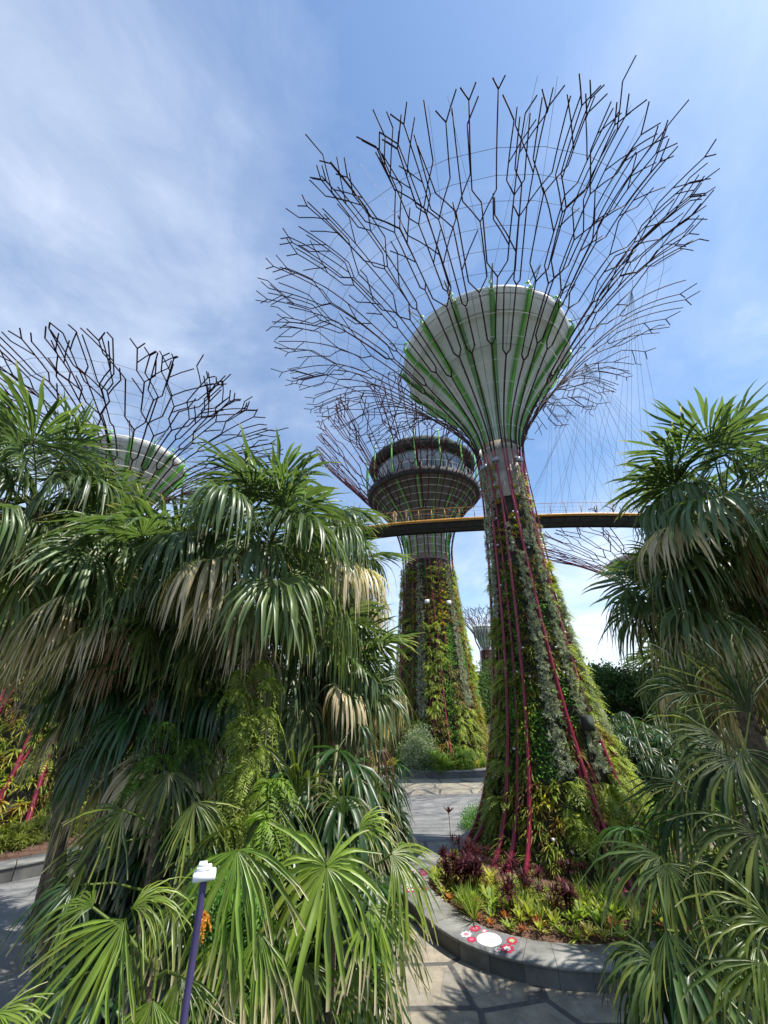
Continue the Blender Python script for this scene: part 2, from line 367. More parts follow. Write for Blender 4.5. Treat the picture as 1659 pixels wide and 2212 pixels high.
# ------------------------------------------------------------------ fan palms
G_DARK = np.array([.022, .055, .016]); G_MID = np.array([.080, .124, .048]); G_FRESH = np.array([.105, .175, .018])
G_YEL = np.array([.20, .22, .035]); DRY = np.array([.52, .43, .29]); BROWN = np.array([.22, .12, .06])
def fan_leaf(mb, hub, ax, nrm, Lf, nseg, rg, col, dry=0.0, split=.45, droop=.9, spread=2.2, wfac=1.0, blunt=.12, secs=None, cup=.12, drycol=DRY, yel=0.0):
    hub = np.asarray(hub, float); ax = np.asarray(ax, float); ax = ax/np.linalg.norm(ax)
    nrm = np.asarray(nrm, float); nrm = nrm-ax*np.dot(nrm, ax); nrm /= np.linalg.norm(nrm)+1e-9
    sd = np.cross(nrm, ax)
    al = np.linspace(-spread, spread, nseg)+rg.normal(0, .02, nseg)
    s = np.array([.03, split*.6, split, split+.2*(1-split), split+.45*(1-split), split+.75*(1-split), 1.0]) if secs is None else np.array(secs)
    k = len(s)
    D = np.cos(al)[:, None]*ax+np.sin(al)[:, None]*sd+nrm*cup
    D += rg.normal(0, .045, D.shape); D /= np.linalg.norm(D, axis=1)[:, None]
    ln = Lf*(1-.22*(np.abs(al)/spread)**2)*rg.uniform(.78, 1.1, nseg)*np.where(rg.random(nseg) < .05, .55, 1)
    P = np.zeros((nseg, k, 3)); P[:, 0] = hub+D*(ln*s[0])[:, None]
    d = D.copy(); g = np.array([0, 0, -1.]); dl = droop*rg.uniform(.65, 1.35, nseg)
    for i in range(1, k):
        ds = s[i]-s[i-1]
        if s[i] > split*.99:
            d = d+g*(dl*ds*3.2)[:, None]+rg.normal(0, .10, d.shape); d /= np.linalg.norm(d, axis=1)[:, None]
        P[:, i] = P[:, i-1]+d*(ln*ds)[:, None]
    da = 2*spread/(nseg-1)
    W = ln[:, None]*np.minimum(s, split)[None]*da*.52*wfac
    tp = np.where(s > split, 1-(1-blunt)*((s-split)/(1-split))**1.3, 1.0); W = W*tp[None]
    side = -np.sin(al)[:, None]*ax+np.cos(al)[:, None]*sd
    N = np.cross(D, side)
    A = P-side[:, None]*W[..., None]+N[:, None]*(W*.45)[..., None]; B = P+side[:, None]*W[..., None]+N[:, None]*(W*.45)[..., None]
    C = P-N[:, None]*(W*.35)[..., None]
    V = np.stack([A, C, B], 2).reshape(-1, 3)
    base = (np.arange(nseg)*k*3)[:, None, None]
    i3 = (np.arange(k-1)*3)[None, :, None]
    q = base+i3+np.array([[[0, 1, 4, 3], [1, 2, 5, 4]]]).reshape(1, 1, 8)
    F = q.reshape(-1, 4)
    lv = rg.uniform(.75, 1.25, (nseg, 1, 1))
    cc = np.asarray(col)[None, None]*lv*np.ones((1, k, 1))
    if yel:
        yf = (yel*rg.random((nseg, 1, 1))**4)*np.clip(s*1.3, 0, 1)[None, :, None]; cc = cc*(1-yf)+G_YEL*1.25*yf
    if dry > 0:
        dd = np.clip((s[None]-(1-dry*rg.uniform(.6, 1.25, (nseg, 1))))/.18, 0, 1)[..., None]
        yel = np.clip(dd*1.6, 0, 1); cc = cc*(1-yel)+G_YEL*yel
        cc = cc*(1-dd)+np.asarray(drycol)*rg.uniform(.75, 1.15, (nseg, 1, 1))*dd
    mb.add(V, F, np.repeat(cc[:, :, None], 3, 2).reshape(-1, 3))
def petiole(mb, a, b, r=.014, col=(.07, .1, .02)):
    a = np.asarray(a); b = np.asarray(b); m = (a+b)/2+np.array([0, 0, .06*np.linalg.norm(b-a)])
    tube(mb, [a, m, b], [r*1.5, r, r*.8], 4, col, False)
def palm_trunk(root, base, top, r, rg, boots=60):
    mb = MB(); base = np.asarray(base, float); top = np.asarray(top, float); k = max(8, int((top[2]-base[2])*3))
    t = np.linspace(0, 1, k); P = base+(top-base)*t[:, None]; P[:, 0] += .05*np.sin(t*5+rg.uniform(0, 6)); P[:, 1] += .05*np.sin(t*4)
    tube(mb, P, r*(1+.25*(t > .88))*rg.uniform(.88, 1.12, k), 12, (.5, .5, .5), False)
    n = boots; tt = rg.uniform(.35, 1, n)**.7; an = rg.uniform(0, 6.28, n)
    for a, q in zip(an, tt):
        c = base+(top-base)*q+np.array([math.cos(a), math.sin(a), 0])*r*.9
        tube(mb, [c, c+np.array([math.cos(a)*.10, math.sin(a)*.10, .16])*rg.uniform(.6, 1.5)], [.035, .008], 4, (.5, .5, .5))
    return mb.build('trunk', M['bark'], root, True, loc=root.location if root else (0, 0, 0))
def local(o, root):                    # meshes are built in world space; give them the root's frame
    o.location = (0, 0, 0)
def make_palm(name, label, crown, zb, rg, n=30, Lf=1.35, pet=1.25, nseg=44, r=.15, dead=3, group=None, lean=(0, 0), dry=.35, green=None, low=-1.0, flower=False, wf=.95, droop=2.2, extra_dry=None):
    n = int(n*1.05); nseg += 6
    crown = np.asarray(crown, float); base = np.array([crown[0]-lean[0], crown[1]-lean[1], zb])
    root = empty(name, base, label, 'palm', group)
    loc = tuple(base)
    tr = palm_trunk(root, base, crown-np.array([0, 0, .05]), r, rg); local(tr, root)
    mb = MB(); dm = MB(); green = G_MID if green is None else green
    for i in range(n):
        f = i/(n-1); el = 1.25+(low-1.25)*f**.85+rg.normal(0, .08); az = i*2.39996+rg.uniform(-.25, .25)
        d = np.array([math.cos(az)*math.cos(el), math.sin(az)*math.cos(el), math.sin(el)])
        c0 = crown+np.array([0, 0, .25-.5*f])
        L1 = pet*rg.uniform(.6, 1.35)*(1.0 if f > .15 else .8)
        hub = c0+d*L1-np.array([0, 0, .12*L1])
        ax = d*np.array([1, 1, .75])+np.array([0, 0, -.22-.25*f]); nr = np.array([-math.cos(az)*math.sin(el), -math.sin(az)*math.sin(el), math.cos(el)])+rg.normal(0, .45, 3)
        isdead = i >= n-(dead+1)//2
        yel = np.clip((f-.55)/.45, 0, 1)
        col = green*(1-.35*yel)+G_YEL*.35*yel
        dr = rg.uniform(.6, 1.0) if (f > .5 and rg.random() < dry*.52) else rg.uniform(.03, .3)*dry+.02
        if isdead:
            fan_leaf(dm, hub, ax+np.array([0, 0, -.9]), nr, Lf*.95, nseg-8, rg, DRY*.75 if rg.random() < .6 else BROWN, 0, .35, 1.6, 1.7, wf*.8)
            petiole(dm, c0, hub, .018, BROWN)
        else:
            fan_leaf(mb, hub, ax, nr, Lf*rg.uniform(.95, 1.25), nseg, rg, col*rg.uniform(.8, 1.25), max(dr, .02), rg.uniform(.42, .54) if f > .28 else .66, droop*rg.uniform(.45, 1.35)*(1 if f > .28 else .3), 2.2, wf, .04)
            petiole(mb, c0, hub, .017, (.09, .11, .03))
    if flower:
        for q in range(3):
            az = rg.uniform(0, 6.28); a = crown+np.array([math.cos(az)*.2, math.sin(az)*.2, -.1])
            for w in range(60):
                e = a+np.array([math.cos(az), math.sin(az), -.5])*rg.uniform(.3, 1.0)+rg.normal(0, .22, 3)
                tube(mb, [a, (a+e)/2+np.array([0, 0, .12]), e], .006, 4, (.33, .27, .05), False)
    o = mb.build('crown', M['leaf'], root, False, loc); local(o, root)
    if dead: o = dm.build('dead_fronds', M['dead'], root, False, loc); local(o, root)
    return root
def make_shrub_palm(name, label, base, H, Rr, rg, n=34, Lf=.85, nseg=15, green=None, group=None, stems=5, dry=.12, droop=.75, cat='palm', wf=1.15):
    base = np.asarray(base, float); root = empty(name, base, label, cat, group); green = G_DARK if green is None else green
    mb = MB(); st = MB(); tops = []
    for k in range(stems):
        a = rg.uniform(0, 6.28); q = rg.uniform(.1, .45)*Rr
        t = base+np.array([math.cos(a)*q, math.sin(a)*q, H*rg.uniform(.5, .92)]); tops.append(t)
        tube(st, [base+np.array([math.cos(a)*.12, math.sin(a)*.12, 0]), (base+t)/2, t], .03, 6, (.06, .05, .03))
    for i in range(n):
        t = tops[i % stems]; q = base+(t-base)*rg.uniform(.35, 1.0); az = rg.uniform(0, 6.28); el = rg.uniform(-.3, 1.1)
        d = np.array([math.cos(az)*math.cos(el), math.sin(az)*math.cos(el), math.sin(el)]); L1 = Rr*rg.uniform(.35, .65)
        hub = q+d*L1; nr = np.array([-math.cos(az)*math.sin(el), -math.sin(az)*math.sin(el), math.cos(el)])
        fan_leaf(mb, hub, d*np.array([1, 1, .5])+np.array([0, 0, -.15]), nr+rg.normal(0, .2, 3), Lf*rg.uniform(.8, 1.2), nseg, rg, green*rg.uniform(.7, 1.4), dry*rg.uniform(0, 1.5), .3, droop, 1.9, wf, .2,
                 [.03, .3, .55, .78, 1.0])
        petiole(mb, q, hub, .009)
    o = st.build('stems', M['stem'], root, False, base); local(o, root)
    o = mb.build('foliage', M['leaf'], root, False, base); local(o, root)
    return root

# ------------------------------------------------------------------ ground
def sheet(name, poly, z, mat, kind='structure', label=None):
    me = bpy.data.meshes.new(name); me.from_pydata([(p[0], p[1], z) for p in poly], [], [list(range(len(poly)))]); me.materials.append(mat)
    o = bpy.data.objects.new(name, me); COL.objects.link(o); o['kind'] = kind
    return o
mb = MB(); an = np.linspace(0, 2*math.pi, 49)[:-1]
sheet('ground', [(900*math.cos(a), 900*math.sin(a)) for a in an], 0.0, M['undersoil'])
plaza = catmull([(-.6, 6), (-.35, 10), (-.2, 14), (.1, 20), (.5, 26), (.2, 30), (-5, 32.5), (-13, 33), (-16, 38), (-14, 50), (-4, 58), (12, 58), (22, 50), (24, 38), (17, 30), (16, 24), (16.5, 17), (14, 11), (9, 8), (5, 5.5)], 8, True)
sheet('plaza', plaza, .004, M['flag'])
def band(name, ctrl, w, z, mat):
    P = catmull(ctrl, 10); T = np.gradient(P, axis=0); T /= np.linalg.norm(T, axis=1)[:, None]; N = np.stack([-T[:, 1], T[:, 0]], 1)
    m = MB(); v = np.stack([P-N*w/2, P+N*w/2], 1).reshape(-1, 2); v = np.concatenate([v, np.full((len(v), 1), z)], 1)
    m.add(v, [(2*i, 2*i+2, 2*i+3, 2*i+1) for i in range(len(P)-1)])
    o = m.build(name, mat); o['kind'] = 'structure'; return o
band('paved_road', [(-30, 33), (-14, 29.6), (-4, 27.6), (4, 27.3), (14, 28.6), (26, 33), (38, 42)], 8.6, .008, M['path'])
band('road_border', [(-30, 37.6), (-14, 34.2), (-4, 32.2), (4, 31.9), (14, 33.2), (24, 37)], .9, .012, M['border'])
band('road_edge', [(-14, 24.9), (-4, 23.1), (4, 22.9), (9, 23.4)], .35, .012, M['border'])
band('garden_path', [(-3.6, 1.0), (-7.2, 7), (-11.0, 12.8), (-15.5, 19.0), (-21, 23.0), (-32, 25)], 5.6, .006, M['path'])

# ------------------------------------------------------------------ planters
def offset_poly(P, d):
    T = np.roll(P, -1, 0)-np.roll(P, 1, 0); T /= np.linalg.norm(T, axis=1)[:, None]; N = np.stack([-T[:, 1], T[:, 0]], 1)
    return P+N*d
def planter(name, label, ctrl, h, w, n=10, group=None):
    P = catmull(ctrl, n, True)
    area = np.sum(P[:, 0]*np.roll(P[:, 1], -1)-np.roll(P[:, 0], -1)*P[:, 1])
    if area < 0: P = P[::-1]
    Q = offset_poly(P, w); root = empty(name, (*P.mean(0), 0), label, 'planter', group); c = np.array(root.location)
    m = MB(); rg = np.random.default_rng(5); k = len(P); per = 5
    Pi = offset_poly(P, .015); Pf = offset_poly(P, .05)
    for i0 in range(0, k, per):                        # coping slabs and facing slabs, thin open joints between
        idx = [(i0+j) % k for j in range(min(per, k-i0)+1)]
        tint = rg.uniform(.86, 1.14); tint2 = rg.uniform(.6, .95); kk = len(idx)
        def row(A, z, g=.010):
            B = A[idx].copy(); B[0] += (B[1]-B[0])*g*3; B[-1] += (B[-2]-B[-1])*g*3
            return np.concatenate([B, np.full((kk, 1), z)], 1)
        rows = [row(Pi, h-.07), row(P, h-.055), row(P, h-.012), row(Pi, h), row(Q, h), row(Q, h-.3)]
        v = np.concatenate(rows); f = []
        for a in range(len(rows)-1):
            for j in range(kk-1): f.append((a*kk+j, a*kk+j+1, a*kk+kk+j+1, a*kk+kk+j))
        m.add(v, f, np.array([1, 1, .98])*tint)
        v = np.concatenate([row(Pf, 0), row(Pf, h-.06)])
        m.add(v, [(j, j+1, kk+j+1, kk+j) for j in range(kk-1)], np.array([.72, .72, .72])*tint2)
    o = m.build('wall', M['coping'], root, False, c); local(o, root)
    m = MB(); Q2 = offset_poly(P, w-.03); cen = np.array([*Q2.mean(0)]); rings = []
    for q, z in ((1, h-.06), (.8, h+.02), (.5, h+.08), (.02, h+.1)):
        rings.append(np.concatenate([cen+(Q2-cen)*q, np.full((k, 1), z)], 1))
    f = []
    for a in range(3):
        for j in range(k): f.append((a*k+j, a*k+(j+1) % k, a*k+k+(j+1) % k, a*k+k+j))
    m.add(np.concatenate(rings), f)
    rg = np.random.default_rng(11)                     # loose chips of mulch
    n_ = 5000; pick = rg.integers(0, k, n_); q = np.sqrt(rg.uniform(.25, 1, n_)); pp = cen+(Q2[pick]-cen)*q[:, None]*.99+rg.normal(0, .03, (n_, 2))
    X, Y, Z = upright(n_, rg, .8); tp = T_leaves(3, .07, .02, 3, .05)
    scatter(m, [tp], np.concatenate([pp, np.full((n_, 1), h+.05)], 1), X, Y, Z, 1.0, (.5, .5, .5), rg)
    o = m.build('mulch', M['soil'], root, False, c); local(o, root)
    return root, P, Q
NEAR = np.array([7.32, 20.2])
near_ctrl = [(.3, 17.4), (.75, 15.5), (1.72, 13.75), (3.1, 12.8), (4.6, 12.45), (6.3, 12.5), (8.6, 12.9), (11, 13.9), (13, 16.3), (13.8, 20), (13, 23.6), (10, 25.8), (7, 25.6), (4.6, 23.8), (3.0, 21.8), (1.5, 20.2)]
pl_near, PN, QN = planter('planter', 'curved grey stone planter kerb around the foreground supertree', near_ctrl, .4, 1.0)
T2 = np.array([5.4, 46.5])
circ = lambda c, r, n=14: [(c[0]+r*math.cos(2*math.pi*i/n), c[1]+r*math.sin(2*math.pi*i/n)) for i in range(n)]
planter('planter', 'low stone planter ring at the foot of the supertree with the restaurant', circ(T2, 8.4), .5, .9)
TL = np.array([-20.8, 27.2])
planter('planter', 'shaded stone planter edge below the red poles at far left', circ(TL, 10.6), .5, 1.0)

# ------------------------------------------------------------------ supertrees
class Profile:
    def __init__(s, pts):
        P = catmull(pts, 16); s.r = P[:, 0]; s.z = P[:, 1]
        s.s = np.concatenate([[0], np.cumsum(np.hypot(np.diff(s.r), np.diff(s.z)))]); s.S = s.s[-1]
    def R(s, q): return np.interp(q, s.s, s.r)
    def Z(s, q): return np.interp(q, s.s, s.z)
    def at_z(s, z): return float(np.interp(z, s.z, s.s))
def supertree(label, axis, steel, throat_z, N, rg, bowl=None, pipe_r=.078, br_r=.037, nfins=16, fac=1.0, seglen=2.1, core_r=1.2, core_top=None,
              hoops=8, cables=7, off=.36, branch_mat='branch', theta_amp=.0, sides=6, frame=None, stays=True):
    ax = np.array([*axis]); root = empty('supertree', (ax[0], ax[1], 0), label, 'supertree'); loc = np.array([ax[0], ax[1], 0])
    cdir = -ax/np.linalg.norm(ax); rt = np.array([-cdir[1], cdir[0]])*1.0
    pr = Profile(steel); st = pr.at_z(throat_z)
    def pos(th, s):
        th = np.asarray(th, float); s = np.asarray(s, float); r = pr.R(s); z = pr.Z(s)
        return np.stack([ax[0]+r*(cdir[0]*np.cos(th)+rt[0]*np.sin(th)), ax[1]+r*(cdir[1]*np.cos(th)+rt[1]*np.sin(th)), z+0*th], -1)
    def part(m, name, mat, smooth=False):
        o = m.build(name, M[mat], root, smooth, loc); local(o, root); return o
    # trunk core
    core_top = core_top or throat_z+1.0
    m = MB(); zz = np.linspace(0.05, throat_z-.4, 26); rr = np.maximum(pr.R(np.interp(zz, pr.z, pr.s))-off, .6)
    revolve(m, np.stack([rr, zz], 1), ax, 40); part(m, 'planting_frame', 'panel', True)
    m = MB(); revolve(m, [(core_r*1.04, throat_z-3.0), (core_r*1.04, throat_z-.9), (core_r, throat_z-.9), (core_r, throat_z+.2), (core_r, core_top), (core_r*.5, core_top)], ax, 40)
    part(m, 'concrete_core', 'concrete', True)
    # steel: each pole, then the branch that grows from it
    al = R(35)
    for i in range(N):
        th0 = 2*math.pi*(i+.5)/N+rg.normal(0, .03); diag = (i % 4 == 2)
        dth = rg.choice([-1, 1])*1.0 if diag else rg.normal(0, .10)
        m = MB(); q = np.linspace(pr.at_z(.35), st, 22); th = th0-dth+dth*(q-q[0])/(st-q[0]); ins = .22 if i % 3 else 0
        PP = pos(th, q); PP[:, :2] -= (PP[:, :2]-ax)/np.linalg.norm(PP[:, :2]-ax, axis=1)[:, None]*ins*np.sin(np.linspace(0, math.pi, 22))[:, None]**.5; tube(m, PP, pipe_r*(.62 if diag else 1)*np.linspace(1.2, .68, 22), 8, (.5, .5, .5), False)
        part(m, 'steel_pole', 'pipe', True)
        m = MB(); Smax = pr.S*(1-theta_amp*math.cos(th0-.36))
        span = (Smax-st); tal = math.tan(R(35))
        def seg(t0, s0, t1, s1, rad):
            ns = max(2, int((s1-s0)/.9)+2); q = np.linspace(s0, s1, ns); tt = np.linspace(t0, t1, ns); qc = np.minimum(q, pr.S)
            P = pos(tt, qc); ex = np.maximum(q-pr.S, 0)
            if ex.max() > 0: P = P+(pos(tt, 0*q+pr.S)-pos(tt, 0*q+pr.S-.3))/.3*ex[:, None]
            tube(m, P, rad, sides)
        def diag(t0, s0, lat, rad):
            lat *= float(np.clip((st+span*.965-s0)*tal/(abs(lat)+1e-6), .12, 1)); s1 = s0+abs(lat)/tal; t1 = t0+lat/pr.R(min((s0+s1)/2, pr.S)); seg(t0, s0, t1, s1, rad); return t1, s1
        def twig(t0, s0, rad):
            sg = rg.choice([-1, 1]); t1, s1 = diag(t0, s0, sg*rg.uniform(.7, 1.3)*latk, rad*.9)
            if rg.random() < .45: seg(t1, s1, t1, s1+rg.uniform(.5, 1.2), rad*.9)
        latk = seglen/2.1
        s1 = st+span*rg.uniform(.24, .36); t1 = th0+rg.normal(0, .05); seg(th0, st, t1, s1, br_r*1.3)
        nodes = [(t1, s1, 1)]
        fr = [0, .30, .50, .71, .92, 1.2]
        while nodes:
            t0, s0, lv = nodes.pop(); rad = br_r*(1.25, 1.2, 1.08, .95, .9)[lv]
            kids = (-1, 1)
            if lv == 2 and rg.random() > .80*fac: kids = (rg.choice([-1, 1]),)
            if lv == 3 and rg.random() > .72*fac: kids = (rg.choice([-1, 0, 1]),)
            qf = .25 if lv == 1 else (.125 if rg.random() < .4 else .375) if lv == 2 else (.2 if rg.random() < .5 else .44)
            for sg in kids:
                lat = sg*pr.R(min(s0, pr.S))*2*math.pi/N*qf*rg.uniform(.9, 1.15)
                ta, sa = diag(t0, s0, lat, rad) if sg else (t0, s0)
                end = st+span*(fr[lv+1]+rg.uniform(-.055, .055)) if lv < 3 else st+span*rg.uniform(.88, .945)
                if sa < end:
                    tb = ta+rg.normal(0, .012); seg(ta, sa, tb, end, rad)
                    if lv >= 2 and rg.random() < .5*fac:
                        f_ = rg.uniform(.25, .8); twig(ta+(tb-ta)*f_, sa+(end-sa)*f_, rad)
                    if lv < 3: nodes.append((tb, end, lv+1))
                    elif rg.random() < .45:
                        for s_ in ((-1, 1) if end < st+span*.95 and rg.random() < .6 else (rg.choice([-1, 1]),)): diag(tb, end, s_*rg.uniform(.35, .75)*latk, rad)
                elif lv < 3: nodes.append((ta, sa, lv+1))
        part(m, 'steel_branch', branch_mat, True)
    # hoops that tie the steel together
    for k in range(hoops):
        s = st+.3+(k/(hoops-1))*.40*(pr.S-st); th = np.linspace(0, 2*math.pi, 2*N+1)
        m = MB(); tube(m, pos(th, np.full(2*N+1, s)), .026*(pipe_r/.08), 4, (.5, .5, .5), False); part(m, 'hoop', 'white_steel')
    for k in range(cables):
        s = st+(.47+.34*k/(cables-1))*(pr.S-st); th = np.linspace(0, 2*math.pi, N+1)
        m = MB(); tube(m, pos(th, st+(s-st)*(1-theta_amp*1.6*np.cos(th-.36))), .013*(pipe_r/.08), 4, (.5, .5, .5), False); part(m, 'cable_hoop', 'cable')
    if bowl:
        bp = catmull(bowl, 8); m = MB(); revolve(m, bp, ax, 64); part(m, 'bowl', 'shell', True)
        m = MB(); kk = int(np.argmax(bp[:, 0]))
        for fr in (.45, .72, .86):
            q_ = bp[int(kk*fr)]; an = np.linspace(0, 2*math.pi, 65); tube(m, np.stack([ax[0]+(q_[0]+.004)*np.cos(an), ax[1]+(q_[0]+.004)*np.sin(an), 0*an+q_[1]], 1), .018, 4, cap=False)
        for i in range(nfins):
            an = 2*math.pi*i/nfins+math.atan2(cdir[1], cdir[0]); tube(m, [[ax[0]+(bp[k][0]+.003)*math.cos(an), ax[1]+(bp[k][0]+.003)*math.sin(an), bp[k][1]] for k in range(0, kk, 3)], .014, 4, cap=False)
        part(m, 'bowl_seams', 'cable')
        kend = int(np.argmax(bp[:, 0]))
        top = bp[kend]
        for i in range(nfins):
            th = 2*math.pi*(i+.5)/nfins; m = MB()
            idx = list(range(0, kend+1, 2)); V = []; w = .035
            for k in idx:
                rr_, z_ = bp[k]; tt = k/kend; dep = .10+.16*tt
                for (a_, b_) in ((.02, -1), (dep, -1), (dep, 1), (.02, 1)):
                    a = th+b_*w*(1+.8*tt)/max(rr_, 1); q_ = rr_+a_
                    V.append([ax[0]+q_*(cdir[0]*math.cos(a)+rt[0]*math.sin(a)), ax[1]+q_*(cdir[1]*math.cos(a)+rt[1]*math.sin(a)), z_-a_*.6])
            F = [(4*k+a, 4*k+(a+1) % 4, 4*k+4+(a+1) % 4, 4*k+4+a) for k in range(len(idx)-1) for a in range(4)]
            m.add(V, F)
            q_ = bp[kend]; e_ = lambda r__, z__: [ax[0]+r__*(cdir[0]*math.cos(th)+rt[0]*math.sin(th)), ax[1]+r__*(cdir[1]*math.cos(th)+rt[1]*math.sin(th)), z__]
            tube(m, [e_(q_[0]+.05, q_[1]-.5), e_(q_[0]+.22, q_[1]-.1), e_(q_[0]+.12, q_[1]+.4), e_(q_[0]-.1, q_[1]+.55)], .07, 6)
            for dd in (-.10, .10):
                Q = []
                for k in idx[:-1]:
                    rr_, z_ = bp[k]; a = th+dd*1.3/max(rr_, 1.1)
                    Q.append([ax[0]+(rr_+.05)*(cdir[0]*math.cos(a)+rt[0]*math.sin(a)), ax[1]+(rr_+.05)*(cdir[1]*math.cos(a)+rt[1]*math.sin(a)), z_-.03])
                tube(m, Q, .025, 4)
            part(m, 'green_rib', 'green' if i % 3 else 'dgreen')
        if stays:
            for i in range(nfins):
                th = 2*math.pi*(i+.5)/nfins; m = MB(); a0 = [ax[0]+top[0]*(cdir[0]*math.cos(th)+rt[0]*math.sin(th)), ax[1]+top[0]*(cdir[1]*math.cos(th)+rt[1]*math.sin(th)), top[1]+.3]
                for dth in (-.16, .16):
                    e = pos(th+dth, st+.80*(pr.S-st)); tube(m, [a0, (np.array(a0)+e)/2, e], .010*(pipe_r/.08), 4, (.5, .5, .5), False)
                e = pos(th, pr.at_z(top[1])+.2)
                for dz in (0, .9):
                    tube(m, [np.array(a0)-[0, 0, dz], e], .035, 4, (.75, .75, .75), False)
                part(m, 'stay_cable', 'cable')
    return root, pr, pos, part

STRAPW = [T_strap(13, .42, .026, (-.2, 1.2), .45, s, True) for s in range(6)]
STRAPD = [T_strap(13, .36, .021, (-.4, 1.0), .5, s+20, True) for s in range(5)]
FERNW = [T_fern(8, .62, s) for s in range(6)]
TUFTW = [T_tuft(16, .16, .012, s) for s in range(5)]
LEAFW = [T_leaves(9, .13, .045, s, .16) for s in range(4)]
def clothe(pos, pr, part, strips, rg, off=.24, dens=1.0, size=1.0):
    """strips: (theta0, theta1, z0, z1, kind).  kinds: brom, fern, grey, strap, leaf"""
    cols = {'brom': [(.24, .27, .04), (.32, .31, .05), (.17, .23, .035), (.30, .21, .05)], 'fern': [(.24, .29, .055), (.29, .33, .06), (.17, .22, .045)],
            'grey': [(.30, .33, .25), (.36, .38, .30), (.26, .29, .22)], 'strap': [(.12, .17, .03), (.19, .23, .04), (.25, .25, .05), (.19, .11, .045)], 'leaf': [(.09, .22, .045), (.14, .27, .06)], 'dull': [(.20, .18, .055), (.15, .17, .045), (.24, .17, .06)]}
    tp = {'brom': STRAPW, 'fern': FERNW, 'grey': TUFTW, 'strap': STRAPD, 'leaf': LEAFW, 'dull': STRAPD}
    dn = {'brom': 14, 'fern': 10, 'grey': 100, 'strap': 15, 'leaf': 30, 'dull': 14}
    nm = {'brom': 'strap_leaf_planting', 'fern': 'fern_planting', 'grey': 'grey_airplant_planting', 'strap': 'dark_strap_planting', 'leaf': 'vine_planting', 'dull': 'rusty_planting'}
    for (t0, t1, z0, z1, kind) in strips:
        sa, sb = pr.at_z(z0), pr.at_z(z1); area = (t1-t0)*pr.R((sa+sb)/2)*(sb-sa)
        n = max(3, int(area*dn[kind]*dens/size**2)); th = rg.uniform(t0, t1, n)+rg.normal(0, .02, n); s = rg.uniform(sa, sb, n)
        pp = pos(th, s); a = pos(th, np.clip(s-.3, 0, None)); b = pos(th, s+.3); up = b-a; up /= np.linalg.norm(up, axis=1)[:, None]
        tg = pos(th+.02, s)-pp; tg /= np.linalg.norm(tg, axis=1)[:, None]; nr = np.cross(tg, up)
        cen = pp.copy(); flip = np.sign(np.sum(nr[:, :2]*(pp[:, :2]-np.mean([pos(0, s[0])[:2], pos(math.pi, s[0])[:2]], 0)), 1)); nr *= flip[:, None]
        lump = 1+.0*th
        pp = pp-nr*(off-(.22 if kind == 'grey' else 0)+rg.uniform(-.12, .08, n))[:, None]
        X = nr*np.array([1, 1, 0])+rg.normal(0, .18, (n, 3)); X /= np.linalg.norm(X, axis=1)[:, None]
        Z = np.broadcast_to(np.array([0, 0, 1.]), (n, 3)); Y = np.cross(Z, X); Y /= np.linalg.norm(Y, axis=1)[:, None]; Z = np.cross(X, Y)
        cc = np.array(cols[kind])[rg.integers(0, len(cols[kind]), n)]*rg.uniform(.95, 1.5, (n, 1))
        m = MB(); scatter(m, tp[kind], pp, X, Y, Z, size*rg.uniform(.65, 1.2, n)*np.clip(1.15-.025*pp[:, 2], .68, 1.1), cc, rg, .3)
        o = part(m, nm[kind], 'grey_plant' if kind == 'grey' else 'plant'); o['kind'] = 'stuff'

rg = np.random.default_rng(3)
steel = [(4.3, .2), (3.45, 1.4), (2.75, 3.5), (2.15, 6.5), (1.78, 10), (1.52, 13.5), (1.40, 16.5), (1.38, 19), (1.62, 20.6), (2.65, 22.4), (4.3, 24.6), (6.2, 26.9), (8.3, 29.0), (10.8, 30.9), (13.7, 32.1), (17.3, 32.7)]
bowl = [(1.2, 20.0), (1.5, 21.3), (2.1, 22.6), (3.0, 24.0), (4.1, 25.3), (4.75, 26.1), (5.1, 26.4), (5.55, 27.1), (5.72, 27.5), (5.68, 27.75), (5.4, 27.85), (4.6, 27.4)]
root, pr, pos, part = supertree('tallest purple steel supertree in the foreground with white bowl and planted trunk', NEAR, steel, 19.2, 28, rg, bowl, core_r=1.08, core_top=20.8, theta_amp=.09)
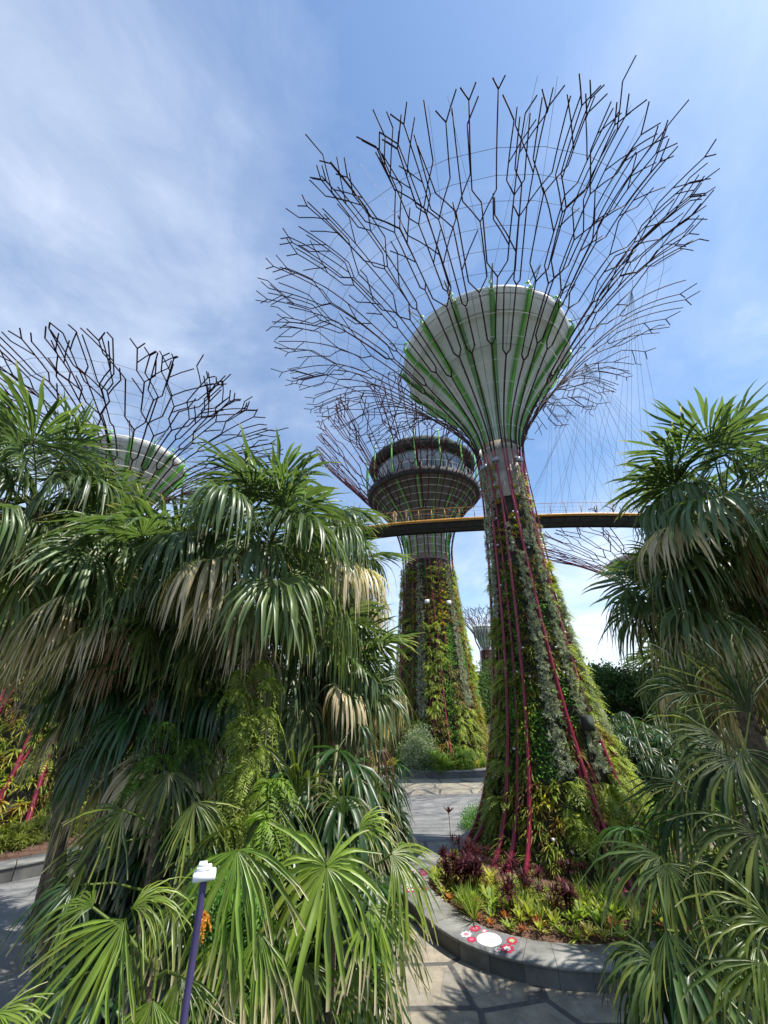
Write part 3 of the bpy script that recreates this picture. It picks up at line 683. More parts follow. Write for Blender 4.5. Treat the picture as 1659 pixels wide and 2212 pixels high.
# planting strips on the foreground trunk (angle 0 faces the camera, positive to the right)
strips = []
rs = np.random.default_rng(21)
edges = np.linspace(-1.9, 1.9, 15)
for k in range(14):
    a, b = edges[k], edges[k+1]; mid = (a+b)/2
    grey = k in (3, 7, 9, 11)
    if grey:
        lo = {3: 9.5, 7: 3.2, 9: 3.4, 11: 4.5}[k]; hi = {3: 18.3, 7: 12.8, 9: 18.0, 11: 11}[k]
        strips.append((a+.02, b-.02, lo, hi, 'grey'))
        strips.append((a, b, .3, 2.2, 'strap')); strips.append((a, b, 1.6, lo, rs.choice(['fern', 'brom', 'strap'])))
        if hi < 14: strips.append((a, b, hi+.4, hi+2.2, 'brom'))
    else:
        z = .3
        strips.append((a, b, z, 1.9, 'strap' if k < 10 else 'fern')); z = 1.8
        while z < 12.2:
            z2 = min(z+rs.uniform(1.2, 2.8), 12.4)
            if k >= 9: kind = rs.choice(['fern', 'fern', 'brom', 'leaf'])
            elif k <= 2: kind = rs.choice(['fern', 'strap', 'brom', 'dull'])
            else: kind = rs.choice(['brom', 'brom', 'strap', 'dull', 'strap', 'leaf', 'fern']) if z > 3 else rs.choice(['strap', 'brom', 'leaf'])
            strips.append((a, b, z, z2, kind)); z = z2-.1
        z = 12.4+rs.uniform(0, 1)
        while z < 17.8:
            z2 = z+rs.uniform(.9, 1.9)
            if rs.random() < .86: strips.append((a+.04, b-.04, z, min(z2, 18.5), rs.choice(['dull', 'brom', 'grey', 'brom'])))
            z = z2+rs.uniform(.1, .5)
strips.append((-.55, -.15, 4.0, 6.6, 'leaf'))
clothe(pos, pr, part, strips, np.random.default_rng(4), size=.98, dens=1.3)
# small marker lights and clamps on the poles
m = MB()
for i in range(60):
    th = rg.uniform(-1.6, 1.6); s = rg.uniform(pr.at_z(1), pr.at_z(18)); p = pos(th, s); box(m, p, (.08, .08, .08), col=(.7, .7, .7))
o = part(m, 'pole_clamps', 'white_steel'); o['kind'] = 'stuff'

# supertree with the restaurant
rg = np.random.default_rng(8)
steel2 = [(5.4, .3), (4.7, 3), (4.2, 8), (3.75, 13), (3.35, 18), (3.15, 21), (3.3, 23.5), (4.2, 26.3), (5.9, 28.7), (8.1, 31), (10.3, 33.5), (12.4, 35.8), (14.2, 37.8), (15.8, 39.6)]
root2, pr2, pos2, part2 = supertree('supertree behind the walkway with a round dark restaurant in its crown', T2, steel2, 21.5, 26, rg, None, core_r=2.45, core_top=27, pipe_r=.09, br_r=.055, hoops=11, cables=6, seglen=2.2, branch_mat='branch2', stays=False)
m = MB(); revolve(m, [(2.3, 24), (2.5, 26), (3.6, 28), (5.2, 29.3), (5.9, 29.9), (5.9, 30.2), (7.3, 30.2), (7.45, 30.5), (7.45, 30.9), (6.2, 30.95)], T2, 64); part2(m, 'platform', 'soffit', True)
m = MB(); revolve(m, [(7.25, 30.12), (7.55, 30.2), (7.6, 30.95), (7.3, 31.0)], T2, 64); part2(m, 'terrace_rim', 'dark_metal', True)
m = MB(); revolve(m, [(6.2, 30.95), (6.4, 34.4)], T2, 36); o = part2(m, 'glazing', 'glass')
m = MB()
for i in range(36):
    a = 2*math.pi*i/36; p = [T2[0]+6.33*math.cos(a), T2[1]+6.33*math.sin(a)]
    tube(m, [[*p, 30.95], [*p, 34.4]], .045, 4)
part2(m, 'mullions', 'dark_metal')
m = MB(); revolve(m, [(6.3, 34.4), (6.9, 34.3), (7.5, 34.9), (7.5, 35.4), (6.9, 36.0), (5.2, 36.3), (.3, 36.4)], T2, 16); part2(m, 'roof', 'disc')
m = MB()
for i in range(60):
    a0 = 2*math.pi*i/60; tube(m, [[T2[0]+7.4*math.cos(a0), T2[1]+7.4*math.sin(a0), 30.9], [T2[0]+7.4*math.cos(a0), T2[1]+7.4*math.sin(a0), 32.0]], .02, 4, cap=False)
th = np.linspace(0, 2*math.pi, 61); tube(m, np.stack([T2[0]+7.4*np.cos(th), T2[1]+7.4*np.sin(th), 0*th+32.0], 1), .03, 4, cap=False)
part2(m, 'railing', 'white_steel')
for i in range(16):
    a = 2*math.pi*(i+.5)/16; m = MB(); Q = []
    for r_, z_ in ((2.75, 21.4), (2.9, 24), (3.6, 26.6), (5.3, 28.7), (6.7, 30.0), (7.75, 31.5), (7.8, 34.0), (7.7, 36.3)): Q.append([T2[0]+r_*math.cos(a), T2[1]+r_*math.sin(a), z_])
    tube(m, catmull(Q, 4), .10, 6); part2(m, 'green_rib', 'green')
strips = []; edges = np.linspace(-1.9, 1.9, 19)
rs = np.random.default_rng(31)
for k in range(18):
    a, b = edges[k], edges[k+1]; z = .5
    while z < 19.8:
        z2 = min(z+rs.uniform(2.5, 6), 20.4); kind = 'grey' if (k % 5 == 2 and z > 2) else rs.choice(['brom', 'leaf', 'strap', 'fern', 'dull'])
        strips.append((a, b, z, z2, kind)); z = z2
clothe(pos2, pr2, part2, strips, np.random.default_rng(14), off=.12, size=1.35, dens=1.1)
# left supertree
rg = np.random.default_rng(12)
steelL = [(5.9, .3), (4.9, 2.5), (3.8, 6), (3.0, 10), (2.4, 14), (2.0, 17), (1.9, 18.6), (2.3, 20.2), (3.5, 22.2), (5.1, 23.7), (7.3, 24.8), (9.8, 25.7), (12.4, 26.3)]
bowlL = [(1.25, 19.2), (1.6, 20.4), (2.4, 21.8), (3.2, 23.0), (3.65, 23.8), (3.75, 24.2), (3.55, 24.4), (3, 24.2)]
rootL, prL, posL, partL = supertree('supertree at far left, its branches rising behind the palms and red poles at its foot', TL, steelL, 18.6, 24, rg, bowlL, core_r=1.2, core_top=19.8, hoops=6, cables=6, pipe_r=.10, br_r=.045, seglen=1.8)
strips = []; edges = np.linspace(-1.9, 1.9, 13)
rs = np.random.default_rng(41)
for k in range(12):
    z = .4
    while z < 9:
        z2 = z+rs.uniform(1.2, 3); strips.append((edges[k], edges[k+1], z, z2, rs.choice(['fern', 'fern', 'brom', 'strap']))); z = z2
    strips.append((edges[k], edges[k+1], 9, 16, rs.choice(['dull', 'brom', 'grey'])))
clothe(posL, prL, partL, strips, np.random.default_rng(15), size=1.15, dens=.9)
# distant ones
def small_super(label, axis, H, Rr, seed, mat='branch2'):
    rg = np.random.default_rng(seed); k = H/28.0
    st_ = [(4*k, .3), (3.2*k, 5*k), (2.4*k, 11*k), (1.9*k, 16*k), (1.9*k, 18*k), (.18*Rr+1.2*k, 20*k), (.36*Rr, 22*k), (.56*Rr, 24.4*k), (.78*Rr, 26.4*k), (Rr, 28*k)]
    bw = [(1.25*k, 18.4*k), (1.8*k, 20*k), (2.6*k, 21.6*k), (.33*Rr, 23.2*k), (.34*Rr, 23.8*k), (.3*Rr, 24*k)]
    r_, p_, q_, pt_ = supertree(label, axis, st_, 18*k, 20, rg, bw, core_r=1.1*k, hoops=4, cables=4, pipe_r=.11, br_r=.06, seglen=2.4, fac=.9, branch_mat=mat, sides=4, stays=False, nfins=12)
    sp = []
    for j in range(8):
        e = np.linspace(-1.9, 1.9, 9); sp.append((e[j], e[j+1], .5, 15*k, rg.choice(['brom', 'leaf', 'strap', 'dull'])))
    clothe(q_, p_, pt_, sp, rg, size=1.9, dens=.7)
small_super('supertree half hidden by the right palms, its grey bowl under the walkway', (39.5, 55), 28.5, 16, 51)
small_super('small distant supertree with pale bowl in the gap between the two big trunks', (27.6, 112), 28, 8.5, 52)
small_super('distant supertree showing only pink branch tips beside the left palms', (-12, 108), 25, 9, 53)

# ------------------------------------------------------------------ walkway
def bridge():
    ctrl = [(-12, 41.5), (-6, 38.0), (0, 35.6), (6, 34.6), (13, 34.0), (20, 33.8), (28, 34.6), (36, 37)]
    P = catmull(ctrl, 10); T = np.gradient(P, axis=0); T /= np.linalg.norm(T, axis=1)[:, None]; N = np.stack([-T[:, 1], T[:, 0]], 1); z = 21.3
    root = empty('aerial_walkway', (9, 34.3, z), 'curved yellow edged aerial walkway slung behind the foreground trunk', 'walkway'); loc = np.array(root.location)
    def part(m, n, mat):
        o = m.build(n, M[mat], root, False, loc); local(o, root)
    L3 = lambda d, zz: np.concatenate([P+N*d, np.full((len(P), 1), zz)], 1)
    m = MB(); k = len(P)
    rows = [L3(-1.0, z-.02), L3(1.0, z-.02), L3(.6, z-.55), L3(-.6, z-.55)]; v = np.concatenate(rows)
    m.add(v, [((a*k+i), (a*k+i+1), (((a+1) % 4)*k+i+1), (((a+1) % 4)*k+i)) for a in range(4) for i in range(k-1)])
    part(m, 'deck', 'dark_metal')
    for s in (-1, 1):
        m = MB(); tube(m, L3(1.15*s, z), .13, 8, cap=False); part(m, 'edge_beam', 'yellow')
    m = MB(); tube(m, L3(-.45, z-.62), .06, 6); tube(m, L3(.45, z-.62), .06, 6); part(m, 'keel_pipe', 'dark_metal')
    for i in range(0, k, 2):
        for s in (-1, 1):
            m = MB(); a = np.array([*(P[i]+N[i]*1.15*s), z]); tube(m, [a, a+np.array([*(N[i]*s*.12), .6]), a+np.array([*(N[i]*s*.02), 1.2])], .035, 4)
            part(m, 'railing_post', 'yellow')
        m = MB(); tube(m, [[*(P[i]-N[i]*1.1), z-.1], [*(P[i]-N[i]*.5), z-.58], [*(P[i]+N[i]*.5), z-.58], [*(P[i]+N[i]*1.1), z-.1]], .05, 4)
        part(m, 'deck_frame', 'dark_metal')
    for s in (-1, 1):
        m = MB(); tube(m, L3(1.2*s, z+1.2), .025, 4, cap=False)
        for h in (.4, .8): tube(m, L3(1.22*s, z+h), .012, 4, cap=False)
        part(m, 'handrail', 'yellow')
    for (ta, sz), grp in ((((.55), 30.5), [16, 18, 21, 24, 27, 30]), (((1.0), 29.5), [14, 17, 20, 23, 26, 29, 31.5, 34]), ((1.55, 30.5), [13, 16, 19, 22, 25, 28])):
        a = pos(math.pi-ta, pr.at_z(sz)); m = MB()
        for x in grp:
            i = int(np.argmin(abs(P[:, 0]-x)))
            for sdn in (-1, 1):
                tube(m, [a, [*(P[i]+N[i]*1.1*sdn), z]], .009, 4, cap=False)
        part(m, 'suspension_cables', 'cable')
    return P, N, z
BP, BN, BZ = bridge()
def person(loc, label, rotz, shirt, trousers, lean=0):
    me = bpy.data.meshes.new('person')
    V = [(0, 0, .95), (0, .0, 1.2), (0, .02, 1.42), (0, .02, 1.52), (0, .05, 1.66), (.17, 0, 1.40), (.25, .05, 1.13), (.2, .26, 1.08), (-.17, 0, 1.40), (-.25, .04, 1.13), (-.2, .24, 1.05),
         (.1, 0, .9), (.11, .03, .5), (.11, 0, .08), (.11, .16, .04), (-.1, 0, .9), (-.11, .05, .5), (-.11, -.02, .08), (-.11, .14, .04)]
    E = [(0, 1), (1, 2), (2, 3), (3, 4), (2, 5), (5, 6), (6, 7), (2, 8), (8, 9), (9, 10), (0, 11), (11, 12), (12, 13), (13, 14), (0, 15), (15, 16), (16, 17), (17, 18)]
    rad = [.15, .15, .14, .06, .1, .07, .05, .04, .07, .05, .04, .1, .075, .05, .045, .1, .075, .05, .045]
    me.from_pydata(V, E, []); o = bpy.data.objects.new('person', me); COL.objects.link(o)
    sk = o.modifiers.new('skin', 'SKIN'); sub = o.modifiers.new('sub', 'SUBSURF'); sub.levels = sub.render_levels = 1
    for i, q in enumerate(me.skin_vertices[0].data): q.radius = (rad[i], rad[i]*.8); q.use_root = (i == 0)
    dg = bpy.context.evaluated_depsgraph_get(); ev = bpy.data.meshes.new_from_object(o.evaluated_get(dg))
    o.modifiers.clear(); o.data = ev; co = np.zeros(len(ev.vertices)*3); ev.vertices.foreach_get('co', co); co = co.reshape(-1, 3)
    z = co[:, 2]; skin = np.array([.45, .28, .2]); hair = np.array([.03, .02, .015])
    c = np.where((z > 1.50)[:, None], skin, np.where((z > .92)[:, None], shirt, trousers)); c = np.where(((z > 1.66) | ((z > 1.55) & (co[:, 1] < .0)))[:, None], hair, c)
    ca = ev.color_attributes.new('col', 'FLOAT_COLOR', 'POINT'); ca.data.foreach_set('color', np.concatenate([c, np.ones((len(c), 1))], 1).astype(np.float32).reshape(-1))
    ev.materials.clear(); ev.materials.append(M['cloth']); ev.polygons.foreach_set('use_smooth', np.ones(len(ev.polygons), bool))
    o.location = loc; o.rotation_euler = (0, 0, rotz); tag(o, label, 'person', 'people on the walkway')
for x, lb, sh, tr, rz in ((-.3, 'person in white top and hat standing left end of the walkway', (.7, .7, .7), (.35, .35, .38), 2.9), (1.1, 'person in beige shirt at the walkway rail, middle of three', (.45, .33, .22), (.4, .36, .3), 2.6), (2.6, 'person in dark top on the walkway, nearest the restaurant trunk', (.05, .07, .08), (.3, .34, .36), 3.4)):
    i = int(np.argmin(abs(BP[:, 0]-x))); q = BP[i]-BN[i]*.55
    person((q[0], q[1], BZ), lb, rz, np.array(sh), np.array(tr))

# ------------------------------------------------------------------ tall palms
def pz(u, v, y): return at(u, v, y)
rg = np.random.default_rng(100)
A = pz(585, 1185, 8.2)
pA = make_palm('fan_palm', 'tall fan palm with fern covered trunk in front of the left clump', A, 0, rg, 40, 1.5, 1.5, 46, .15, 3, lean=(-.05, .3), dry=.4, flower=True)
B = pz(70, 1105, 8.0); make_palm('fan_palm', 'tall fan palm at the left edge of the photo, highest crown on that side', B, 0, rg, 40, 1.5, 1.45, 46, .16, 3, dry=.4, flower=True, lean=(1.6, 0))
C = pz(335, 1260, 8.8); make_palm('fan_palm', 'fan palm with hanging straw coloured fronds between the two tallest left palms', C, 0, rg, 38, 1.5, 1.4, 46, .16, 6, dry=.6, lean=(-2.1, 0))
make_palm('fan_palm', 'smaller fan palm with browned tips at the right end of the left clump', pz(712, 1235, 13), 0, rg, 32, 1.6, 1.3, 40, .14, 6, dry=.75)
make_palm('fan_palm', 'fan palm behind, below the drooping crown at the left edge', pz(160, 1270, 10.5), 0, rg, 32, 1.5, 1.3, 40, .16, 4, dry=.6, lean=(-2.4, 0))
make_palm('fan_palm', 'short fan palm whose crown hangs beside the restaurant supertree trunk', pz(760, 1470, 12), 0, rg, 28, 1.4, 1.1, 36, .15, 5, dry=.6)
make_palm('fan_palm', 'shaded fan palm behind the fern covered trunk', pz(665, 1420, 11.5), 0, rg, 26, 1.4, 1.2, 34, .15, 4, dry=.4)
make_palm('fan_palm', 'dark fan palm deep in the left clump behind the leaning trunks', pz(450, 1370, 14), 0, rg, 28, 1.5, 1.2, 34, .16, 4, dry=.5)
make_palm('fan_palm', 'dark fan palm low behind the left edge crown', pz(10, 1330, 12.5), 0, rg, 28, 1.5, 1.2, 34, .16, 5, dry=.5, lean=(2.2, 0))
make_palm('fan_palm', 'fan palm in deep shade above the red poles', pz(240, 1390, 15), 0, rg, 26, 1.4, 1.2, 34, .16, 4, dry=.4)
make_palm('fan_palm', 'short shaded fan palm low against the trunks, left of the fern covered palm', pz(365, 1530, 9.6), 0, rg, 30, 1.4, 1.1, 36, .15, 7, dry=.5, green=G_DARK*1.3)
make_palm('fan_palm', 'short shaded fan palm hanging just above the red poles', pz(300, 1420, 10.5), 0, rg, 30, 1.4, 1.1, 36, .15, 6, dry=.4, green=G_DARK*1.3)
R1 = pz(1575, 1095, 8.3)
make_palm('fan_palm', 'tall fan palm at the right edge with large upright fronds', R1, 0, rg, 40, 1.55, 1.5, 46, .17, 4, dry=.5, flower=True)
make_palm('fan_palm', 'fan palm with long straw coloured hanging fronds under the tall right palm', pz(1520, 1290, 9.6), 0, rg, 34, 1.5, 1.25, 42, .16, 6, dry=.65)
make_palm('fan_palm', 'shaded fan palm low behind the right palms', pz(1500, 1460, 15), 0, rg, 28, 1.4, 1.2, 34, .16, 5, dry=.5)
make_palm('fan_palm', 'dark fan palm at the right edge beneath the tall crown', pz(1660, 1400, 11), 0, rg, 28, 1.5, 1.2, 34, .16, 4, dry=.4)

# ------------------------------------------------------------------ near broad fan palms with chosen leaves
def near_palm(label, base, top, leaves, rg, nseg=25, green=G_FRESH, fill=10, Lfill=.72, fillgreen=None, drop=1.6, stem_r=.04, mat='leaf'):
    base = np.asarray(base, float); top = np.asarray(top, float)
    root = empty('broad_fan_palm', base, label, 'palm'); m = MB(); s = MB()
    tube(s, [base, (base+top)/2+np.array([.05, 0, 0]), top], [stem_r*1.2, stem_r, stem_r], 8, (.5, .5, .5), False)
    o = s.build('trunk', M['bark'], root, True, base); local(o, root)
    for (u, v, y, Lf, axd, nd_, spread, dry, colk, dr) in leaves:
        h = at(u, v, y)
        gc = green*colk*(1-.35*rg.random())+G_YEL*.30*rg.random()*min(colk, 1)
        fan_leaf(m, h, axd, nd_, Lf*.80, nseg+4 if spread > .95 else nseg-2, rg, gc, dry, .38, dr*.8, spread, 1.12, .42, [.02, .2, .38, .52, .68, .85, 1.0], .05, yel=.9)
        petiole(m, top-np.array([0, 0, rg.uniform(0, .5)]), h, .012, (.12, .17, .03))
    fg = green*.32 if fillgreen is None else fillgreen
    for i in range(fill):
        az = rg.uniform(0, 6.28); el = rg.uniform(-.6, .7); d = np.array([math.cos(az)*math.cos(el), math.sin(az)*math.cos(el), math.sin(el)])
        q = top-np.array([0, 0, rg.uniform(0, drop)]); h = q+d*rg.uniform(.5, .9)
        fan_leaf(m, h, d*np.array([1, 1, .4])+np.array([0, 0, -.25]), np.array([-math.cos(az)*math.sin(el), -math.sin(az)*math.sin(el), math.cos(el)])+rg.normal(0, .2, 3), Lfill*rg.uniform(.8, 1.2), nseg-4, rg, fg*rg.uniform(.7, 1.3), .12*rg.uniform(0, 2), .24, .8, 1.9, 1.2, .4, [.02, .13, .24, .42, .62, .82, 1.0], .05, yel=.5)
        petiole(m, q, h, .012, (.12, .17, .03))
    o = m.build('foliage', M[mat], root, False, base); local(o, root)
    return root
rg = np.random.default_rng(200)
F_ = lambda x, y, z: np.array([x, y, z], float)
b = at(330, 2050, 4.4)
near_palm('sunlit broad fan palm at lower left, behind the purple pole', (b[0], b[1], 0), b+F_(0, .1, -.1), [
    (270, 1985, 3.9, 1.05, F_(-.45, -.35, -.85), F_(-.1, -.8, .55), 1.15, .14, 1.35, .35),
    (285, 1960, 4.0, .72, F_(.6, .2, .25), F_(-.2, -.5, .8), 1.0, .05, 1.0, 1.0),
    (200, 1960, 4.3, .7, F_(-.8, .0, .1), F_(0, -.4, .9), 1.1, .05, .8, .8),
    (390, 2110, 4.0, .7, F_(.3, -.3, -.8), F_(0, -.8, .5), 1.1, .25, .8, .5),
    (330, 2160, 3.8, .8, F_(.0, -.3, -.9), F_(0, -.8, .5), 1.2, .3, 1.2, .4)], rg, fill=3, Lfill=.55)
b = at(520, 1900, 5.3)
near_palm('broad fan palm with yellowing fronds, left of the paved path and beside the fern trunk', (b[0], b[1], 0), b, [
    (512, 1835, 4.7, 1.25, F_(.12, -.25, -.9), F_(0, -.85, .5), 1.5, .22, 1.2, .5),
    (500, 2010, 4.6, 1.0, F_(-.15, -.3, -.9), F_(0, -.85, .5), 1.0, .45, 1.5, .4),
    (560, 2010, 4.6, 1.0, F_(.2, -.3, -.9), F_(0, -.85, .5), .9, .5, 1.3, .4)], rg, fill=6)
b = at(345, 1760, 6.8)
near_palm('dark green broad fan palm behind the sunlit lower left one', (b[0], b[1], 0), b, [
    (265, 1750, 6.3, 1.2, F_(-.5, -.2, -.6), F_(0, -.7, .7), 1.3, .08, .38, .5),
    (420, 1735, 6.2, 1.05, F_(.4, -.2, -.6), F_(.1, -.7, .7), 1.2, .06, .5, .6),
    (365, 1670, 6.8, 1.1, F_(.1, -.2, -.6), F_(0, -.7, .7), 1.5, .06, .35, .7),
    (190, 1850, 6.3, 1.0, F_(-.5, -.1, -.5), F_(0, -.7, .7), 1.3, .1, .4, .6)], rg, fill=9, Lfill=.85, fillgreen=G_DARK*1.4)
b = at(720, 1900, 5.7)
near_palm('broad fan palm with straw tipped fronds overhanging the edge of the paved path', (b[0], b[1], 0), b, [
    (705, 1872, 5.0, 1.05, F_(.0, -.35, -.8), F_(0, -.75, .65), 2.6, .12, 1.15, .55),
    (845, 1845, 5.2, 1.0, F_(.75, -.1, -.35), F_(.1, -.55, .8), 1.3, .12, .95, .75),
    (775, 1790, 5.6, .95, F_(.55, -.1, .25), F_(.1, -.5, .8), 1.0, .42, 1.1, 1.0),
    (740, 1760, 5.8, .8, F_(.0, .0, 1), F_(.1, -.9, .2), .9, .4, .9, 1.2),
    (800, 1960, 5.0, .95, F_(.45, -.25, -.75), F_(.1, -.8, .6), 1.3, .4, 1.25, .5),
    (640, 1720, 6.8, 1.15, F_(-.1, -.1, .4), F_(0, -.8, .5), 1.7, .05, .5, .9),
    (590, 1730, 6.3, 1.0, F_(.1, -.3, -.7), F_(0, -.8, .5), 1.4, .06, .5, .6),
    (660, 2080, 5.0, .9, F_(.1, -.3, -.85), F_(0, -.8, .6), 1.5, .1, .7, .5),
    (770, 2090, 5.2, .75, F_(.4, -.2, -.6), F_(0, -.7, .7), 1.3, .1, .8, .6)], rg, fill=9)
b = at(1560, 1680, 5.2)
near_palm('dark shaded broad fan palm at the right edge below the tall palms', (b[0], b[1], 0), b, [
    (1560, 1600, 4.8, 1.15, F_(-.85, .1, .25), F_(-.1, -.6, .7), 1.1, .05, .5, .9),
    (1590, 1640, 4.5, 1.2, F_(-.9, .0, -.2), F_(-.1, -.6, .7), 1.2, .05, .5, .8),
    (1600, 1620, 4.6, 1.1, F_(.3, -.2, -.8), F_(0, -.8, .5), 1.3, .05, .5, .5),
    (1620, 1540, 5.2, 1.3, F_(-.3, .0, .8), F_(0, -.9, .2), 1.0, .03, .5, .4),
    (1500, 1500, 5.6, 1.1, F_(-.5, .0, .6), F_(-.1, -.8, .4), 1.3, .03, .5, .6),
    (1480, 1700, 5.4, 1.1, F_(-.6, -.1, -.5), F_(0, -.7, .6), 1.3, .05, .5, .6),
    (1640, 1800, 4.2, 1.1, F_(-.5, -.1, -.5), F_(0, -.7, .6), 1.4, .06, .5, .7)], rg, 26, G_DARK*1.5, 16, .95, G_DARK*1.1, mat='shade_leaf')  # greens darkened: the shade under the tall palms is painted into the leaves
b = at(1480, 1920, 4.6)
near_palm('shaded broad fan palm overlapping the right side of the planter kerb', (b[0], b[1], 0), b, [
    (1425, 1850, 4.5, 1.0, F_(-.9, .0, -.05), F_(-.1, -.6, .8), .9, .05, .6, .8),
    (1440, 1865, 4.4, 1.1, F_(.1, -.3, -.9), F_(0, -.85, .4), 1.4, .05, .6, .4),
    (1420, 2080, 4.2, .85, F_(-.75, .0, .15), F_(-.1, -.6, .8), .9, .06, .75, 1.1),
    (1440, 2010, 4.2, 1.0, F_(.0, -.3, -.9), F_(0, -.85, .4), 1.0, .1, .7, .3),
    (1500, 1870, 4.3, .9, F_(.5, -.1, -.6), F_(0, -.8, .5), 1.4, .05, .5, .6)], rg, 26, G_DARK*1.6, 12, .8, G_DARK*1.2, mat='shade_leaf')  # dark greens here also carry painted shade
b = at(1690, 2080, 3.6)
near_palm('sunlit broad fan palm cut off by the lower right corner', (b[0], b[1], 0), b, [
    (1640, 2040, 3.4, .62, F_(-.8, -.1, .2), F_(-.1, -.6, .8), 1.1, .12, 1.0, 1.0),
    (1650, 2080, 3.3, .8, F_(-.45, -.3, -.75), F_(-.1, -.8, .5), 1.2, .06, 1.1, .5),
    (1670, 2000, 3.4, .7, F_(-.7, .1, .5), F_(-.2, -.6, .7), .8, .15, .9, .9)], rg, 24, G_FRESH*.6, 4, .7, G_MID*.6)
b = at(-20, 2212, 3.0)
near_palm('small sunlit broad fan palm whose leaf tips enter the lower left corner', (b[0], b[1], 0), b+F_(-.1, .1, -.3), [
    (-10, 2190, 2.6, .3, F_(.8, .1, .1), F_(-.1, -.6, .8), .7, .12, 1.4, .5)], rg, 16, G_FRESH, 2, .3, drop=.5)

# ------------------------------------------------------------------ ferns
def hanging_fern(label, c, rg, n=14, Ln=.6, col=(.13, .22, .03), group=None, wall=False, droop=1.5):
    V, F, I = T_fern(n, Ln, int(rg.integers(1e6)), wall, 20, droop*rg.uniform(.6, 1.2), (-.5, .9), .26)
    V = V+rg.normal(0, .006, V.shape)
    m = MB(); lv = rg.uniform(.7, 1.3, (n, 1)); m.add(V, F, np.clip(np.asarray(col)*lv[I], 0, 1))
    o = m.build('fern', M['plant']); o.location = tuple(c); tag(o, label, 'fern', group); return o
rg = np.random.default_rng(300)
trunk_xy = lambda z: np.array([A[0]+.02, A[1]-.2, z])
for i, v in enumerate(np.linspace(1430, 1900, 24)):
    p = at(548+rg.uniform(-42, 42)-(v-1440)*.10, v, 7.75+rg.uniform(-.1, .2))
    hanging_fern('pale green fern growing on the left palm trunk', p, rg, 12, .40, np.array([.20, .25, .05])*rg.uniform(.8, 1.2), 'ferns clinging to the palm trunk')
for i in range(13):
    p = at(rg.uniform(400, 520), 1900+i*24, 5.4+rg.uniform(-.3, .3)); hanging_fern('green fern in the lower bank beside the purple pole', p, rg, 12, .5, np.array([.07, .16, .025])*rg.uniform(.8, 1.25), 'ferns low on the left bank')
for u, v, y in ((330, 1640, 8), (360, 1560, 8.4), (300, 1690, 8.2), (420, 1600, 8.5)):
    hanging_fern('small fern on the leaning trunks left of the fern covered palm', at(u, v, y), rg, 10, .55, np.array([.10, .18, .03]), 'ferns on the leaning trunks')
for u, v, y in ((580, 1690, 6.4), (575, 1770, 6.0)):
    hanging_fern('long pale fern frond cluster hanging over the dark fan leaves', at(u, v, y), rg, 7, .55, np.array([.16, .25, .035]), 'ferns hanging over dark leaves')
hanging_fern('withered orange fern just right of the purple pole', at(437, 1975, 4.0), rg, 4, .12, (.55, .24, .04), None, True, 1.3)

# ------------------------------------------------------------------ purple pole light
hp = at(442, 1890, 3.25)
root = empty('pole_light', (hp[0], hp[1], 0), 'slim purple pole carrying a white box shaped light head', 'lamp')
m = MB(); tube(m, [[hp[0], hp[1], 0], [hp[0], hp[1], hp[2]-.03]], .021, 12, cap=False); o = m.build('pole', M['violet'], root, True, (hp[0], hp[1], 0)); local(o, root)
m = MB(); box(m, hp+F_(0, 0, .0), (.135, .09, .045), .35, bev=.008); box(m, hp+F_(-.008, 0, .037), (.09, .052, .024), .35, bev=.006); box(m, hp+F_(-.02, 0, .056), (.05, .055, .016), .35, bev=.004)
o = m.build('lamp_head', M['white'], root, False, (hp[0], hp[1], 0)); local(o, root)
# dark bollard by the left path
q = gnd(90, 1985); m = MB(); tube(m, [[q[0], q[1], 0], [q[0], q[1], .8]], .06, 12); box(m, (q[0], q[1], .83), (.16, .16, .06), bev=.01)
tag(m.build('path_bollard', M['dark_metal'], None, True, (q[0], q[1], 0)), 'dark bollard beside the shaded grey path', 'bollard')

# ------------------------------------------------------------------ things mounted on the trunk
def on_trunk(th, z, out=.3): p = pos(th, pr.at_z(z)); d = p[:2]-NEAR; d /= np.linalg.norm(d); return p+np.array([d[0]*out, d[1]*out, 0]), math.atan2(d[1], d[0])+math.pi/2
p, rz = on_trunk(.62, 5.0, .25); root = empty('loudspeaker', p, 'black loudspeaker box fixed on the planted trunk', 'speaker')
m = MB(); box(m, p, (.36, .3, .55), rz, bev=.02); o = m.build('cabinet', M['dark_metal'], root, False, p); local(o, root)
m = MB(); box(m, p+F_(math.sin(rz)*.16, -math.cos(rz)*.16, 0), (.30, .012, .48), rz); o = m.build('grille', M['disc'], root, False, p); local(o, root)
p, rz = on_trunk(.95, 1.75, .55); root = empty('floodlight', p, 'small silver floodlight low on the right of the planted trunk', 'floodlight')
m = MB(); box(m, p, (.32, .2, .1), rz, tilt=.5, bev=.02); o = m.build('housing', M['cable'], root, False, p); local(o, root)
m = MB(); tube(m, [p, p-F_(0, 0, .25)], .025, 6); o = m.build('bracket', M['dark_metal'], root, False, p); local(o, root)
for th, z, lb in ((-.75, 18.35, 'leftmost grey floodlight on the bare concrete collar of the trunk'), (-.2, 18.5, 'middle floodlight on the concrete collar of the trunk'), (.75, 18.4, 'right floodlight on the concrete collar of the trunk')):
    p, rz = on_trunk(th, z, .1); m = MB(); box(m, p, (.4, .26, .3), rz, bev=.03); box(m, p-F_(0, 0, .22), (.08, .08, .16), rz)
    tag(m.build('floodlight', M['cable'], None, False, p), lb, 'floodlight', 'collar floodlights')
